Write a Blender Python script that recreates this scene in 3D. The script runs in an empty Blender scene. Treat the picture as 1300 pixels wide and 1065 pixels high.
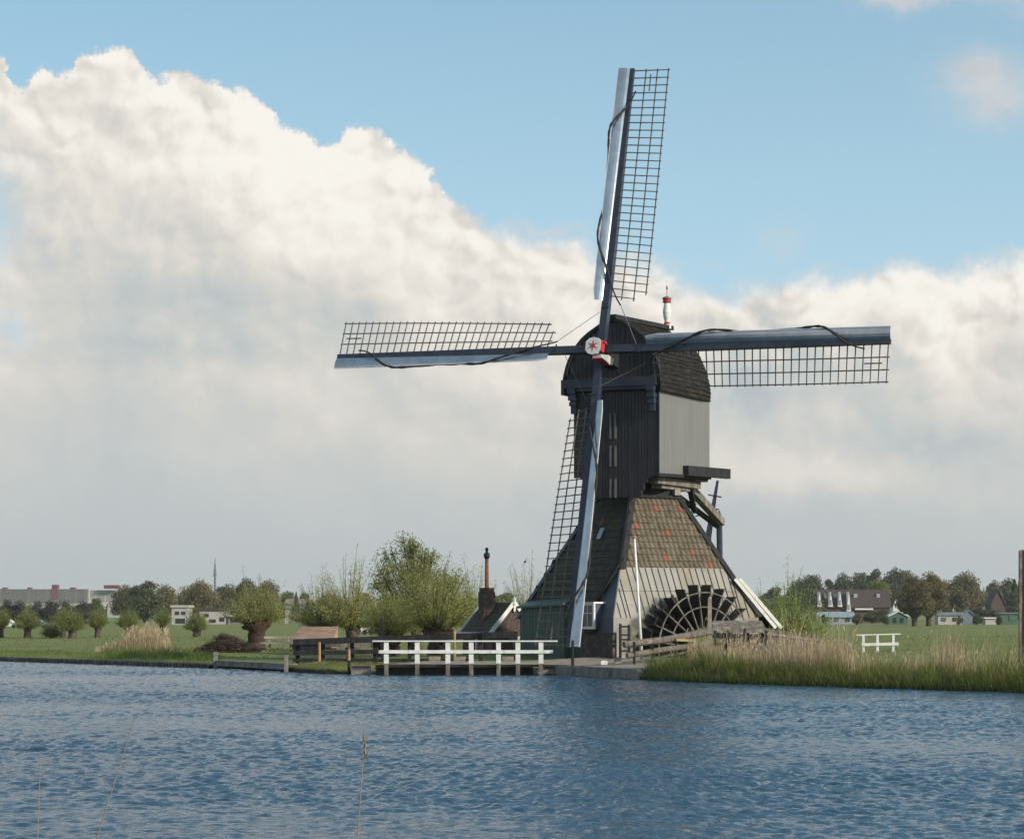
import bpy, math, random
import numpy as np
from mathutils import Vector, Matrix
R = math.radians
random.seed(7)
rng = np.random.default_rng(7)
S = bpy.context.scene
COL = S.collection
F = 3000.0; CAMZ = 2.6; HOR = 779.0

# ------------------------------------------------------------------ camera
cam = bpy.data.cameras.new('camera'); camo = bpy.data.objects.new('camera', cam); COL.objects.link(camo)
camo.location = (0, 0, CAMZ); camo.rotation_euler = (R(90), 0, 0)
cam.sensor_width = 36; cam.lens = 36 * F / 1300
cam.shift_y = (HOR - 532.5) / 1300
cam.clip_start = .5; cam.clip_end = 9000
S.camera = camo
S.view_settings.view_transform = 'Standard'; S.view_settings.look = 'None'
S.view_settings.exposure = 0.45; S.view_settings.gamma = 1
S.cycles.use_denoising = True
S.cycles.max_bounces = 6
S.cycles.transparent_max_bounces = 8

def XZ(px, py, Y): return Vector(((px - 650) / F * Y, Y, CAMZ + (HOR - py) / F * Y))
def X_(px, Y): return (px - 650) / F * Y
def Z_(py, Y): return CAMZ + (HOR - py) / F * Y

# ------------------------------------------------------------------ node helpers
def srgb(r, g, b):
    f = lambda c: (c / 255 / 12.92) if c / 255 <= .04045 else ((c / 255 + .055) / 1.055) ** 2.4
    return (f(r), f(g), f(b))
class NT:
    def __init__(s, nt): s.nt = nt; s.n = nt.nodes; s.l = nt.links
    def node(s, t, **kw):
        n = s.n.new(t)
        for k, v in kw.items(): setattr(n, k, v)
        return n
    def set(s, sock, v):
        if isinstance(v, bpy.types.NodeSocket): s.l.new(v, sock)
        elif v is not None:
            if isinstance(v, (tuple, list)) and len(v) == 3 and sock.type == 'RGBA': v = (*v, 1)
            sock.default_value = v
    def m(s, op, a, b=None, c=None, clamp=False):
        n = s.node('ShaderNodeMath', operation=op, use_clamp=clamp)
        s.set(n.inputs[0], a)
        if b is not None: s.set(n.inputs[1], b)
        if c is not None: s.set(n.inputs[2], c)
        return n.outputs[0]
    def smooth(s, v, a, b):
        n = s.node('ShaderNodeMapRange', interpolation_type='SMOOTHSTEP')
        s.set(n.inputs[0], v); s.set(n.inputs[1], a); s.set(n.inputs[2], b); n.inputs[3].default_value = 0; n.inputs[4].default_value = 1
        return n.outputs[0]
    def mix(s, f, a, b, bt='MIX'):
        n = s.node('ShaderNodeMix', data_type='RGBA', blend_type=bt)
        s.set(n.inputs[0], f); s.set(n.inputs[6], a); s.set(n.inputs[7], b)
        return n.outputs[2]
    def noise(s, vec, scale, detail=4, rough=.5, dist=0, out=0):
        n = s.node('ShaderNodeTexNoise', noise_dimensions=getattr(s, 'dim', '3D'))
        if vec is not None: s.l.new(vec, n.inputs['Vector'])
        n.inputs['Scale'].default_value = scale; n.inputs['Detail'].default_value = detail
        n.inputs['Roughness'].default_value = rough; n.inputs['Distortion'].default_value = dist
        return n.outputs[out]
    def comb(s, x, y, z):
        n = s.node('ShaderNodeCombineXYZ'); s.set(n.inputs[0], x); s.set(n.inputs[1], y); s.set(n.inputs[2], z); return n.outputs[0]
    def mapping(s, vec, scale=(1, 1, 1), loc=(0, 0, 0)):
        n = s.node('ShaderNodeMapping'); s.l.new(vec, n.inputs[0]); n.inputs['Scale'].default_value = scale; n.inputs['Location'].default_value = loc
        return n.outputs[0]

MATS = {}
def mk(name, c1, c2=None, rough=.75, metal=0., scale=2.0, stretch=(1, 1, 1), bump=.15, bscale=None, thresh=(.35, .65),
       c3=None, c3scale=.6, c3t=(.5, .62), spec=.4, detail=6):
    m = bpy.data.materials.new(name); m.use_nodes = True; MATS[name] = m
    t = NT(m.node_tree); b = t.n['Principled BSDF']
    tc = t.node('ShaderNodeTexCoord').outputs['Object']
    v = t.mapping(tc, stretch)
    f = t.smooth(t.noise(v, scale, detail, .6), *thresh)
    col = t.mix(f, c1, c2 or tuple(x * .75 for x in c1))
    if c3: col = t.mix(t.smooth(t.noise(v, c3scale, 5, .65), *c3t), col, c3)
    t.set(b.inputs['Base Color'], col); b.inputs['Roughness'].default_value = rough
    b.inputs['Metallic'].default_value = metal; b.inputs['Specular IOR Level'].default_value = spec
    if bump:
        n = t.node('ShaderNodeBump'); n.inputs['Strength'].default_value = bump; n.inputs['Distance'].default_value = .05
        t.l.new(t.noise(v, bscale or scale * 4, 5, .6), n.inputs['Height']); t.l.new(n.outputs[0], b.inputs['Normal'])
    return m
def mkleaf(name, c1, c2, trans=.35, c3=None):
    m = bpy.data.materials.new(name); m.use_nodes = True; MATS[name] = m
    t = NT(m.node_tree); b = t.n['Principled BSDF']; out = t.n['Material Output']
    g = t.node('ShaderNodeNewGeometry'); oi = t.node('ShaderNodeObjectInfo')
    tc = t.node('ShaderNodeTexCoord').outputs['Object']
    f = t.m('ADD', t.m('MULTIPLY', g.outputs['Random Per Island'], .6), t.m('MULTIPLY', t.noise(tc, .9, 2), .6), clamp=True)
    col = t.mix(t.m('SUBTRACT', f, .1, clamp=True), c1, c2)
    if c3: col = t.mix(t.m('MULTIPLY', oi.outputs['Random'], .8), col, c3)
    t.set(b.inputs['Base Color'], col); b.inputs['Roughness'].default_value = .6; b.inputs['Specular IOR Level'].default_value = .3
    tr = t.node('ShaderNodeBsdfTranslucent'); t.set(tr.inputs[0], col)
    ms = t.node('ShaderNodeMixShader'); ms.inputs[0].default_value = trans
    t.l.new(b.outputs[0], ms.inputs[1]); t.l.new(tr.outputs[0], ms.inputs[2]); t.l.new(ms.outputs[0], out.inputs[0])
    return m

# ------------------------------------------------------------------ mesh builder
class MB:
    def __init__(s): s.v = []; s.f = []; s.mi = []; s.cur = 0
    def face(s, pts, mi=None):
        b = len(s.v); s.v += [tuple(p) for p in pts]; s.f.append(tuple(range(b, b + len(pts)))); s.mi.append(s.cur if mi is None else mi)
    def hexa(s, c):      # 8 corners: bottom 4 ccw, top 4 ccw
        b = len(s.v); s.v += [tuple(p) for p in c]
        for q in ((3, 2, 1, 0), (4, 5, 6, 7), (0, 1, 5, 4), (1, 2, 6, 5), (2, 3, 7, 6), (3, 0, 4, 7)):
            s.f.append(tuple(b + i for i in q)); s.mi.append(s.cur)
        return s
    def box(s, x0, x1, y0, y1, z0, z1):
        return s.hexa([(x0, y0, z0), (x1, y0, z0), (x1, y1, z0), (x0, y1, z0), (x0, y0, z1), (x1, y0, z1), (x1, y1, z1), (x0, y1, z1)])
    def beam(s, p, q, w, h, w2=None, h2=None, up=(0, 0, 1)):
        p = Vector(p); q = Vector(q); d = (q - p).normalized(); up = Vector(up)
        if abs(d.dot(up)) > .98: up = Vector((0, 1, 0))
        a = d.cross(up).normalized(); b = a.cross(d).normalized()
        w2 = w if w2 is None else w2; h2 = h if h2 is None else h2
        c = [p - a * w / 2 - b * h / 2, p + a * w / 2 - b * h / 2, p + a * w / 2 + b * h / 2, p - a * w / 2 + b * h / 2,
             q - a * w2 / 2 - b * h2 / 2, q + a * w2 / 2 - b * h2 / 2, q + a * w2 / 2 + b * h2 / 2, q - a * w2 / 2 + b * h2 / 2]
        return s.hexa(c)
    def tube(s, pts, radii, n=6, cap=True):
        pts = [Vector(p) for p in pts]
        if not isinstance(radii, (list, tuple)): radii = [radii] * len(pts)
        b0 = len(s.v); ref = Vector((.13, .31, .94)).normalized()
        for i, p in enumerate(pts):
            d = (pts[min(i + 1, len(pts) - 1)] - pts[max(i - 1, 0)]).normalized()
            if abs(d.dot(ref)) > .97: rf = Vector((1, 0, 0))
            else: rf = ref
            a = d.cross(rf).normalized(); c = d.cross(a)
            for k in range(n):
                t = 2 * math.pi * k / n
                s.v.append(tuple(p + (a * math.cos(t) + c * math.sin(t)) * radii[i]))
        for i in range(len(pts) - 1):
            for k in range(n):
                k2 = (k + 1) % n
                s.f.append((b0 + i * n + k, b0 + i * n + k2, b0 + (i + 1) * n + k2, b0 + (i + 1) * n + k)); s.mi.append(s.cur)
        if cap:
            s.f.append(tuple(b0 + k for k in reversed(range(n)))); s.mi.append(s.cur)
            s.f.append(tuple(b0 + (len(pts) - 1) * n + k for k in range(n))); s.mi.append(s.cur)
        return s
    def lathe(s, prof, c=(0, 0, 0), n=16):
        b0 = len(s.v)
        for r, z in prof:
            for k in range(n):
                t = 2 * math.pi * k / n; s.v.append((c[0] + r * math.cos(t), c[1] + r * math.sin(t), c[2] + z))
        for i in range(len(prof) - 1):
            for k in range(n):
                k2 = (k + 1) % n
                s.f.append((b0 + i * n + k, b0 + i * n + k2, b0 + (i + 1) * n + k2, b0 + (i + 1) * n + k)); s.mi.append(s.cur)
        s.f.append(tuple(b0 + k for k in reversed(range(n)))); s.mi.append(s.cur)
        s.f.append(tuple(b0 + (len(prof) - 1) * n + k for k in range(n))); s.mi.append(s.cur)
        return s
    def prism(s, poly, off):   # poly list of 3d points, extruded by off
        off = Vector(off); n = len(poly); b = len(s.v)
        s.v += [tuple(Vector(p)) for p in poly] + [tuple(Vector(p) + off) for p in poly]
        s.f.append(tuple(range(b, b + n))); s.f.append(tuple(range(b + 2 * n - 1, b + n - 1, -1))); s.mi += [s.cur] * 2
        for i in range(n):
            j = (i + 1) % n; s.f.append((b + i, b + n + i, b + n + j, b + j)); s.mi.append(s.cur)
        return s
    def mesh(s, name, mats, smooth=False):
        me = bpy.data.meshes.new(name); me.from_pydata(s.v, [], s.f)
        for m in (mats if isinstance(mats, (list, tuple)) else [mats]): me.materials.append(m)
        me.polygons.foreach_set('material_index', s.mi)
        if smooth: me.polygons.foreach_set('use_smooth', [True] * len(s.f))
        me.update(); return me
def link(name, data, parent=None, loc=(0, 0, 0), rz=0, **tags):
    o = bpy.data.objects.new(name, data); COL.objects.link(o); o.parent = parent
    o.location = loc; o.rotation_euler = (0, 0, rz)
    for k, v in tags.items(): o[k] = v
    return o
def tag(o, label, cat, group=None, kind=None):
    if label: o['label'] = label
    if cat: o['category'] = cat
    if group: o['group'] = group
    if kind: o['kind'] = kind
    return o
def thing(name, label, cat, loc=(0, 0, 0), rz=0, group=None):
    return tag(link(name, None, None, loc, rz), label, cat, group)
def part(name, mb, mats, parent, loc=(0, 0, 0), rz=0, smooth=False, label=None):
    o = link(name, mb.mesh(name, mats, smooth), parent, loc, rz)
    if label: o['label'] = label
    return o
def quads(name, P, mat_idx, mats, smooth=False):   # P: (N,4,3) numpy
    N = len(P); me = bpy.data.meshes.new(name)
    me.vertices.add(N * 4); me.vertices.foreach_set('co', P.reshape(-1).astype(np.float32))
    me.loops.add(N * 4); me.loops.foreach_set('vertex_index', np.arange(N * 4, dtype=np.int32))
    me.polygons.add(N); me.polygons.foreach_set('loop_start', np.arange(0, N * 4, 4, dtype=np.int32))
    me.polygons.foreach_set('loop_total', np.full(N, 4, dtype=np.int32))
    for m in mats: me.materials.append(m)
    me.polygons.foreach_set('material_index', np.asarray(mat_idx, dtype=np.int32))
    me.update(calc_edges=True); return me
def leafquads(C, L, Wd, axis=None, spread=1.0):
    """leaf quads at centres C (N,3), length L, width Wd, axis preferred direction (N,3)"""
    N = len(C); d = rng.normal(size=(N, 3))
    if axis is not None: d = axis + d * spread
    d /= np.linalg.norm(d, axis=1)[:, None] + 1e-9
    q = rng.normal(size=(N, 3)); q -= (q * d).sum(1)[:, None] * d; q /= np.linalg.norm(q, axis=1)[:, None] + 1e-9
    l = L * rng.uniform(.6, 1.3, (N, 1)); w = Wd * rng.uniform(.7, 1.3, (N, 1))
    return np.stack([C - d * l / 2, C + q * w / 2, C + d * l / 2, C - q * w / 2], 1)
def mb_quads(mb):   # triangles/quads of an MB as (N,4,3) (n-gons dropped)
    V = np.array(mb.v); return np.array([V[list(f)] for f in mb.f if len(f) == 4])

# ------------------------------------------------------------------ materials
mk('tar', (.014, .014, .016), (.028, .027, .028), rough=.75, scale=4, stretch=(1, 1, .25), bump=.3, spec=.2)
mk('tar_plank', (.018, .017, .019), (.034, .032, .033), rough=.5, scale=5, stretch=(2, 2, .15), bump=.4)
mk('blue_black', (.02, .027, .045), (.035, .042, .06), rough=.4, scale=2, bump=.15)
mk('cap_board', (.013, .011, .010), (.024, .02, .017), rough=.9, scale=3, stretch=(1, 1, 3), bump=.4, c3=(.034, .03, .026), c3scale=1.5, spec=.15)
mk('tile', (.095, .072, .045), (.15, .12, .08), rough=.85, scale=3, bump=.4, c3=(.075, .07, .04), c3scale=1.1, c3t=(.5, .75))
mk('tile_dark', (.038, .035, .027), (.07, .064, .048), rough=.8, scale=3, bump=.4, c3=(.06, .062, .028), c3scale=.8, c3t=(.45, .65))
mk('tile_new', (.26, .085, .045), (.19, .06, .035), rough=.8, scale=8)
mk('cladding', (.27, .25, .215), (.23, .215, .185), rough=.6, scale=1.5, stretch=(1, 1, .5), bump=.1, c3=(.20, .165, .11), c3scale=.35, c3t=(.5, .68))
mk('seam', (.035, .035, .035), rough=.7)
mk('panel_grey', (.16, .158, .148), (.142, .14, .132), rough=.5, scale=1.6, stretch=(3, 3, .2), bump=.05, c3=(.12, .118, .108), c3scale=.9, c3t=(.5, .8))
mk('white', (.70, .69, .65), (.60, .585, .53), rough=.5, scale=5, bump=.15, c3=(.38, .37, .30), c3scale=3.5, c3t=(.58, .75))
mk('white_weather', (.5, .48, .43), (.34, .31, .25), rough=.6, scale=6, bump=.2, thresh=(.45, .8))
mk('red', (.5, .03, .03), (.4, .03, .03), rough=.5, scale=4, bump=.05)
mk('green_paint', (.035, .075, .055), (.05, .095, .07), rough=.55, scale=3, stretch=(2, 2, .3), bump=.2)
mk('green_light', (.05, .10, .08), rough=.5, scale=4)
mk('brick', (.095, .058, .045), (.06, .042, .036), rough=.9, scale=9, bump=.6, c3=(.13, .10, .085), c3scale=4)
mk('brick_dark', (.08, .065, .055), (.045, .038, .034), rough=.9, scale=7, bump=.6, c3=(.12, .1, .085), c3scale=3)
mk('slate_and_shade', (.045, .06, .085), (.06, .075, .1), rough=.5, scale=2, bump=.1)
mk('old_wood', (.17, .145, .12), (.09, .078, .065), rough=.85, scale=6, stretch=(1, 1, .4), bump=.5, c3=(.24, .21, .175), c3scale=2)
mk('pale_wood', (.30, .26, .21), (.2, .17, .135), rough=.8, scale=6, bump=.4)
mk('table_wood', (.46, .40, .32), (.36, .31, .25), rough=.8, scale=6, bump=.2)
mk('tan_wood', (.40, .24, .12), (.3, .18, .09), rough=.75, scale=6, bump=.3)
mk('pink_wood', (.30, .19, .13), (.2, .12, .085), rough=.8, scale=4, stretch=(.3, 1, 1), bump=.4)
mk('brown_pole', (.22, .135, .065), (.14, .085, .045), rough=.8, scale=3, stretch=(3, 3, .1), bump=.4)
mk('lath', (.15, .135, .115), (.10, .09, .08), rough=.7, scale=6, bump=0, spec=.2)
mk('lath_pale', (.23, .2, .15), (.16, .14, .11), rough=.7, scale=6, bump=0)
mk('cloth_roll', (.022, .02, .02), (.045, .04, .038), rough=.9, scale=8, bump=.6)
mk('rope', (.16, .15, .14), rough=.9, bump=0)
mk('iron', (.012, .012, .015), rough=.5, bump=0)
mk('concrete', (.24, .225, .2), (.16, .15, .13), rough=.9, scale=3, bump=.4, c3=(.1, .095, .07), c3scale=1.2, c3t=(.5, .7))
mk('gravel', (.34, .285, .22), (.25, .21, .165), rough=.95, scale=25, bump=.7, c3=(.2, .17, .14), c3scale=2)
mk('mud', (.06, .05, .035), (.035, .03, .022), rough=.9, scale=5, bump=.7)
mk('moss', (.12, .13, .04), (.07, .075, .03), rough=.95, scale=7, bump=.5)
mk('paddle', (.012, .011, .011), (.03, .026, .02), rough=.65, scale=5, bump=.4)
mk('ochre_pipe', (.30, .14, .04), (.2, .09, .03), rough=.7, scale=6)
mk('bark', (.075, .055, .04), (.035, .027, .02), rough=.95, scale=5, stretch=(1, 1, .4), bump=.9, c3=(.12, .08, .05), c3scale=3)
mk('bark_red', (.085, .045, .028), (.03, .018, .013), rough=.95, scale=7, bump=.9)
mk('twigs', (.11, .085, .055), (.07, .055, .035), rough=.9, scale=4, bump=0)
mk('plaster', (.40, .38, .34), (.32, .30, .27), rough=.8, scale=.3, bump=0)
mk('roof_far', (.045, .032, .028), (.065, .045, .038), rough=.85, scale=1.2, bump=.2)
mk('maroon', (.16, .035, .04), rough=.7, scale=.3, bump=0)
mk('tower_blue', (.10, .14, .16), rough=.6, bump=0)
mk('far_glass', (.19, .19, .19), (.26, .26, .25), rough=.5, scale=.1, bump=0)
mk('glasshouse', (.2, .25, .26), (.28, .32, .33), rough=.25, scale=.6, bump=0)
mk('dark_window', (.02, .025, .03), rough=.15, bump=0, spec=.6)
mk('tarp_blue', (.12, .16, .19), (.19, .21, .22), rough=.5, scale=.8, bump=0)
mk('shed_green', (.05, .10, .06), (.07, .12, .08), rough=.7, scale=.8, bump=0)
mk('plume', (.28, .22, .16), (.2, .15, .11), rough=.9, bump=0)
mkleaf('leaf_willow', (0.452, 0.445, 0.133), (0.248, 0.276, 0.078), 0.5)
mkleaf('leaf_willow_dark', (0.305, 0.311, 0.096), (0.166, 0.178, 0.055), 0.5)
mkleaf('leaf_pale', (0.498, 0.467, 0.156), (0.317, 0.318, 0.094), 0.5)
mkleaf('leaf_shrub', (0.367, 0.451, 0.086), (0.209, 0.282, 0.052), 0.5)
mkleaf('leaf_small', (0.254, 0.276, 0.075), (0.157, 0.181, 0.048), 0.4)
mkleaf('leaf_far', (0.167, 0.191, 0.074), (0.099, 0.118, 0.047), 0.4, c3=(.085, .078, .05))
mkleaf('leaf_far_brown', (0.287, 0.232, 0.093), (0.168, 0.138, 0.057), 0.4, c3=(.08, .088, .048))
mkleaf('leaf_yellow', (0.230, 0.230, 0.048), (0.149, 0.155, 0.030), 0.4)
mkleaf('leaf_purple', (0.101, 0.084, 0.072), (0.061, 0.054, 0.048), 0.4)
mkleaf('reed_tan', (.56, .43, .27), (.34, .26, .155), .3)
mkleaf('grass_blade', (0.190, 0.227, 0.044), (0.089, 0.120, 0.024), 0.45)
mkleaf('grass_dry', (0.238, 0.210, 0.072), (0.140, 0.140, 0.042), 0.4)
mkleaf('grass_field', (0.165, 0.206, 0.044), (0.110, 0.151, 0.033), 0.45)
M = MATS
def stain_and_shade():
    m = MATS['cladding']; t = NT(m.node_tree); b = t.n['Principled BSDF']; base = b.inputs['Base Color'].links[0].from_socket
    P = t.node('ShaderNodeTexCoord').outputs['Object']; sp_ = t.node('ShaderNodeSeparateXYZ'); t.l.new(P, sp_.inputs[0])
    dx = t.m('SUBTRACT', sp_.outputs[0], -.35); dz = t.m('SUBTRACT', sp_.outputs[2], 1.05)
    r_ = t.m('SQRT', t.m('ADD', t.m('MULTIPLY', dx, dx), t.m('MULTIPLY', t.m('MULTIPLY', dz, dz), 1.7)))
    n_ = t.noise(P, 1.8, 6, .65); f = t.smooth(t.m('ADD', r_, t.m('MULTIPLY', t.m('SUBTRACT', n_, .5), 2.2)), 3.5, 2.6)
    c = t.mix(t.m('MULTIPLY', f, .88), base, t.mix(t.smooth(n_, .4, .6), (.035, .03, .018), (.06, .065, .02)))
    c = t.mix(t.m('MULTIPLY', t.smooth(t.m('ADD', r_, t.m('MULTIPLY', t.m('SUBTRACT', n_, .5), 1.2)), 2.9, 2.2), .8), c, (.014, .012, .009))  # wall shade behind the wheel, painted as a near-black disc over the stain
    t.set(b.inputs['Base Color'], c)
stain_and_shade()
# sheet metal of the wind boards
def metal():
    m = mk('sheet_metal', (.56, .56, .56), (.42, .43, .45), rough=.3, metal=.95, scale=1.2, bump=.03, bscale=1.5)
    return m
metal()
# pine

# ------------------------------------------------------------------ world
def build_world():
    w = bpy.data.worlds.new('World'); S.world = w; w.use_nodes = True
    t = NT(w.node_tree); t.n.clear()
    d = t.node('ShaderNodeTexCoord').outputs['Generated']
    sp = t.node('ShaderNodeSeparateXYZ'); t.l.new(d, sp.inputs[0]); x, y, z = sp.outputs
    az = t.m('ARCTAN2', x, y); el = t.m('ARCSINE', z)
    A = t.m('ADD', t.m('MULTIPLY', az, 3.0), .650)      # units: 1000 px of the photo scale
    E = t.m('MULTIPLY', el, 3.0)                        # height above horizon, same unit
    P = t.comb(A, E, 0.0); t.dim = '2D'
    # --- clear sky
    sky = t.node('ShaderNodeTexSky', sky_type='NISHITA'); sky.sun_disc = False
    sky.sun_elevation = SUN_EL; sky.sun_rotation = SUN_AZ
    sky.air_density = 1.0; sky.dust_density = .6; sky.ozone_density = 1.6
    zz = t.m('ADD', t.m('MULTIPLY', z, .9), .30)        # look a little higher up: clear cold air
    vn = t.node('ShaderNodeVectorMath', operation='NORMALIZE'); t.l.new(t.comb(x, y, zz), vn.inputs[0])
    t.l.new(vn.outputs[0], sky.inputs[0])
    hz = t.smooth(E, .95, .25)
    bg1 = t.node('ShaderNodeBackground'); bg1.inputs[1].default_value = SKY_STRENGTH
    t.set(bg1.inputs[0], t.mix(t.m('ADD', .10, t.m('MULTIPLY', hz, .28)), t.mix(1.0, sky.outputs[0], (1.06, 1.27, 1.07), 'MULTIPLY'), (4.0, 4.9, 5.0)))
    # --- cumulus outline (height of the cloud tops over azimuth)
    pts = [(-300, 300), (-60, 60), (-5, 86), (12, 108), (22, 132), (38, 134), (55, 114), (92, 113), (112, 92), (150, 83), (170, 85), (180, 102), (220, 112), (240, 107),
           (268, 117), (290, 134), (312, 128), (335, 138), (352, 160), (385, 178), (400, 192), (425, 190), (440, 172), (480, 172), (505, 196), (540, 212),
           (562, 250), (590, 266), (625, 298), (700, 303), (750, 318), (830, 340), (865, 366), (920, 374), (960, 365), (1000, 356), (1050, 360), (1090, 352),
           (1150, 342), (1190, 352), (1250, 340), (1300, 332), (1450, 360), (1700, 420)]
    fc = t.node('ShaderNodeFloatCurve'); cv = fc.mapping.curves[0]
    X0, X1 = -300, 1700
    wn = t.noise(P, 20, 8, .66, out=1)
    ws = t.node('ShaderNodeSeparateXYZ'); t.l.new(wn, ws.inputs[0])
    wl = t.node('ShaderNodeSeparateXYZ'); t.l.new(t.noise(P, 7, 3, .5, out=1), wl.inputs[0])
    Aw = t.m('ADD', A, t.m('MULTIPLY', t.m('SUBTRACT', ws.outputs[0], .5), .050))
    Ew = t.m('ADD', E, t.m('MULTIPLY', t.m('SUBTRACT', ws.outputs[1], .5), .062))
    an = t.m('DIVIDE', t.m('SUBTRACT', Aw, X0 / 1000), (X1 - X0) / 1000, clamp=True)
    for i, (a, b) in enumerate(pts):
        u = (a - X0) / (X1 - X0); v = (HOR - b) / 1000
        if i == 0: cv.points[0].location = (u, v)
        elif i == 1: cv.points[1].location = (u, v)
        else: cv.points.new(u, v)
    for p in cv.points: p.handle_type = 'VECTOR'
    fc.mapping.update(); t.l.new(an, fc.inputs[1])
    H = fc.outputs[0]
    dep = t.m('SUBTRACT', H, Ew)                         # depth below the cloud top
    edge = t.m('ADD', .008, t.m('MULTIPLY', t.smooth(A, .45, .72), .02))
    mask = t.smooth(dep, t.m('MULTIPLY', edge, -.6), edge)
    inview = t.m('MULTIPLY', t.smooth(A, -1.6, -.4), t.smooth(A, 2.6, 1.8))
    # --- light and shade inside the cloud: noise relief lit from upper right
    def relief(scale, off, det, ro):
        a = t.noise(P, scale, det, ro, .25); b = t.noise(t.mapping(P, (1, 1, 1), off), scale, det, ro, .25)
        return t.m('SUBTRACT', a, b)
    Pst = t.mapping(P, (1, 1.35, 1), (0, .3, 0))
    r1 = relief(3.6, (.05, .06, 0), 5, .5); r2 = relief(11, (.014, .016, 0), 6, .6)
    n0 = t.noise(Pst, 3.0, 5, .55)
    def blob(px, py, sx, sy):
        dx = t.m('DIVIDE', t.m('SUBTRACT', Aw, px / 1000), sx / 1000); dy = t.m('DIVIDE', t.m('SUBTRACT', Ew, (HOR - py) / 1000), sy / 1000)
        q = t.m('ADD', t.m('MULTIPLY', dx, dx), t.m('MULTIPLY', dy, dy))
        return t.m('EXPONENT', t.m('MULTIPLY', q, -1.0))
    gap = t.m('MAXIMUM', blob(-12, 290, 38, 55), t.m('MULTIPLY', blob(25, 425, 22, 22), .5))
    mask = t.m('MULTIPLY', mask, t.m('SUBTRACT', 1.0, t.m('MULTIPLY', gap, .8), clamp=True))
    def vsum(l):
        o = None
        for px, py, sx, sy, k in l:
            b = t.m('MULTIPLY', blob(px, py, sx, sy), k); o = b if o is None else t.m('ADD', o, b)
        return o
    def puff(off):
        v_ = t.node('ShaderNodeTexVoronoi', feature='F1', voronoi_dimensions='2D'); v_.inputs['Scale'].default_value = 10
        v_.inputs['Detail'].default_value = 2; v_.inputs['Roughness'].default_value = .55; v_.inputs['Randomness'].default_value = 1
        pw = t.node('ShaderNodeVectorMath', operation='ADD'); t.l.new(t.mapping(P, (1, 1.15, 1), off), pw.inputs[0])
        sc = t.node('ShaderNodeVectorMath', operation='SCALE'); t.l.new(t.noise(P, 9, 6, .6, out=1), sc.inputs[0]); sc.inputs['Scale'].default_value = .07
        t.l.new(sc.outputs[0], pw.inputs[1]); t.l.new(pw.outputs[0], v_.inputs['Vector']); return v_.outputs['Distance']
    pr = t.m('SUBTRACT', puff((.012, .016, 0)), puff((0, 0, 0)))
    topl = t.m('EXPONENT', t.m('MULTIPLY', t.m('MAXIMUM', dep, 0.0), -7.0))
    sh = t.m('ADD', t.m('MULTIPLY', topl, .30), t.m('ADD', .21, t.m('MULTIPLY', t.smooth(E, .12, .45), .26)))
    sh = t.m('ADD', sh, t.m('MULTIPLY', t.m('MULTIPLY', t.m('SUBTRACT', n0, .5), .45), t.m('ADD', .35, t.m('MULTIPLY', t.smooth(E, .1, .4), .65))))
    low = t.smooth(E, .10, .36)
    sh = t.m('ADD', sh, t.m('MULTIPLY', t.m('ADD', t.m('MULTIPLY', r1, .8), t.m('ADD', t.m('MULTIPLY', r2, .38), t.m('MULTIPLY', t.m('MULTIPLY', pr, .9), t.m('ADD', .06, topl)))), t.m('ADD', .2, t.m('MULTIPLY', low, .8))))
    sh = t.m('ADD', sh, vsum([(300, 200, 130, 90, .30), (440, 280, 120, 80, .25), (190, 150, 70, 50, .1), (60, 240, 70, 60, -.18), (110, 375, 150, 40, -.2), (190, 452, 160, 20, -.2),
                              (455, 320, 60, 35, -.12), (1000, 385, 130, 24, .22), (1200, 372, 110, 30, .3), (1085, 605, 90, 30, .28), (960, 600, 80, 45, .2), (1240, 640, 80, 20, .1),
                              (950, 500, 80, 32, -.42), (1180, 575, 110, 25, -.25), (1080, 455, 60, 20, -.05), (700, 560, 200, 60, .12), (620, 480, 160, 80, .12),
                              (900, 650, 250, 30, -.2), (1030, 430, 40, 60, .1)]))
    f = t.smooth(sh, -.15, 1.06)
    ramp = t.node('ShaderNodeValToRGB'); cr = ramp.color_ramp
    cols = [(0.0, (184, 192, 196)), (.22, (200, 204, 203)), (.45, (216, 214, 208)), (.7, (233, 228, 219)), (1.0, (252, 248, 240))]
    cr.elements[0].position, cr.elements[1].position = 0, 1
    cr.elements[0].color = (*srgb(*cols[0][1]), 1); cr.elements[1].color = (*srgb(*cols[-1][1]), 1)
    for p, c in cols[1:-1]: e = cr.elements.new(p); e.color = (*srgb(*c), 1)
    t.l.new(f, ramp.inputs[0])
    cc = ramp.outputs[0]
    hzm = t.smooth(E, .20, .02)
    cc = t.mix(t.m('MULTIPLY', hzm, .85), cc, srgb(190, 196, 196))
    # --- high wisps and the rest of the sky dome
    wv = t.noise(t.mapping(P, (1, 2.2, 1)), 5, 7, .62)
    wis = vsum([(1235, 118, 62, 32, .95), (1268, 160, 45, 26, .7), (1195, 18, 90, 18, .75), (1120, 20, 40, 14, .5), (1285, 40, 30, 16, .5), (990, 315, 28, 22, .35), (690, 293, 60, 7, .8), (880, 343, 50, 6, .6), (770, 300, 50, 5, .5),
                (985, 3, 40, 8, .5)])
    wm = t.m('MULTIPLY', wis, t.smooth(wv, .30, .58), clamp=True)
    t.dim = '3D'
    dome = t.noise(d, 2.3, 6, .55)
    dm = t.m('MULTIPLY', t.smooth(dome, .50, .64), t.smooth(E, .95, 1.5))
    out = t.m('SUBTRACT', 1.0, inview)
    side = t.m('MULTIPLY', out, t.smooth(t.m('ADD', dome, t.m('MULTIPLY', t.smooth(E, .9, .1), .25)), .5, .66))
    main = t.m('MULTIPLY', mask, inview)
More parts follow.
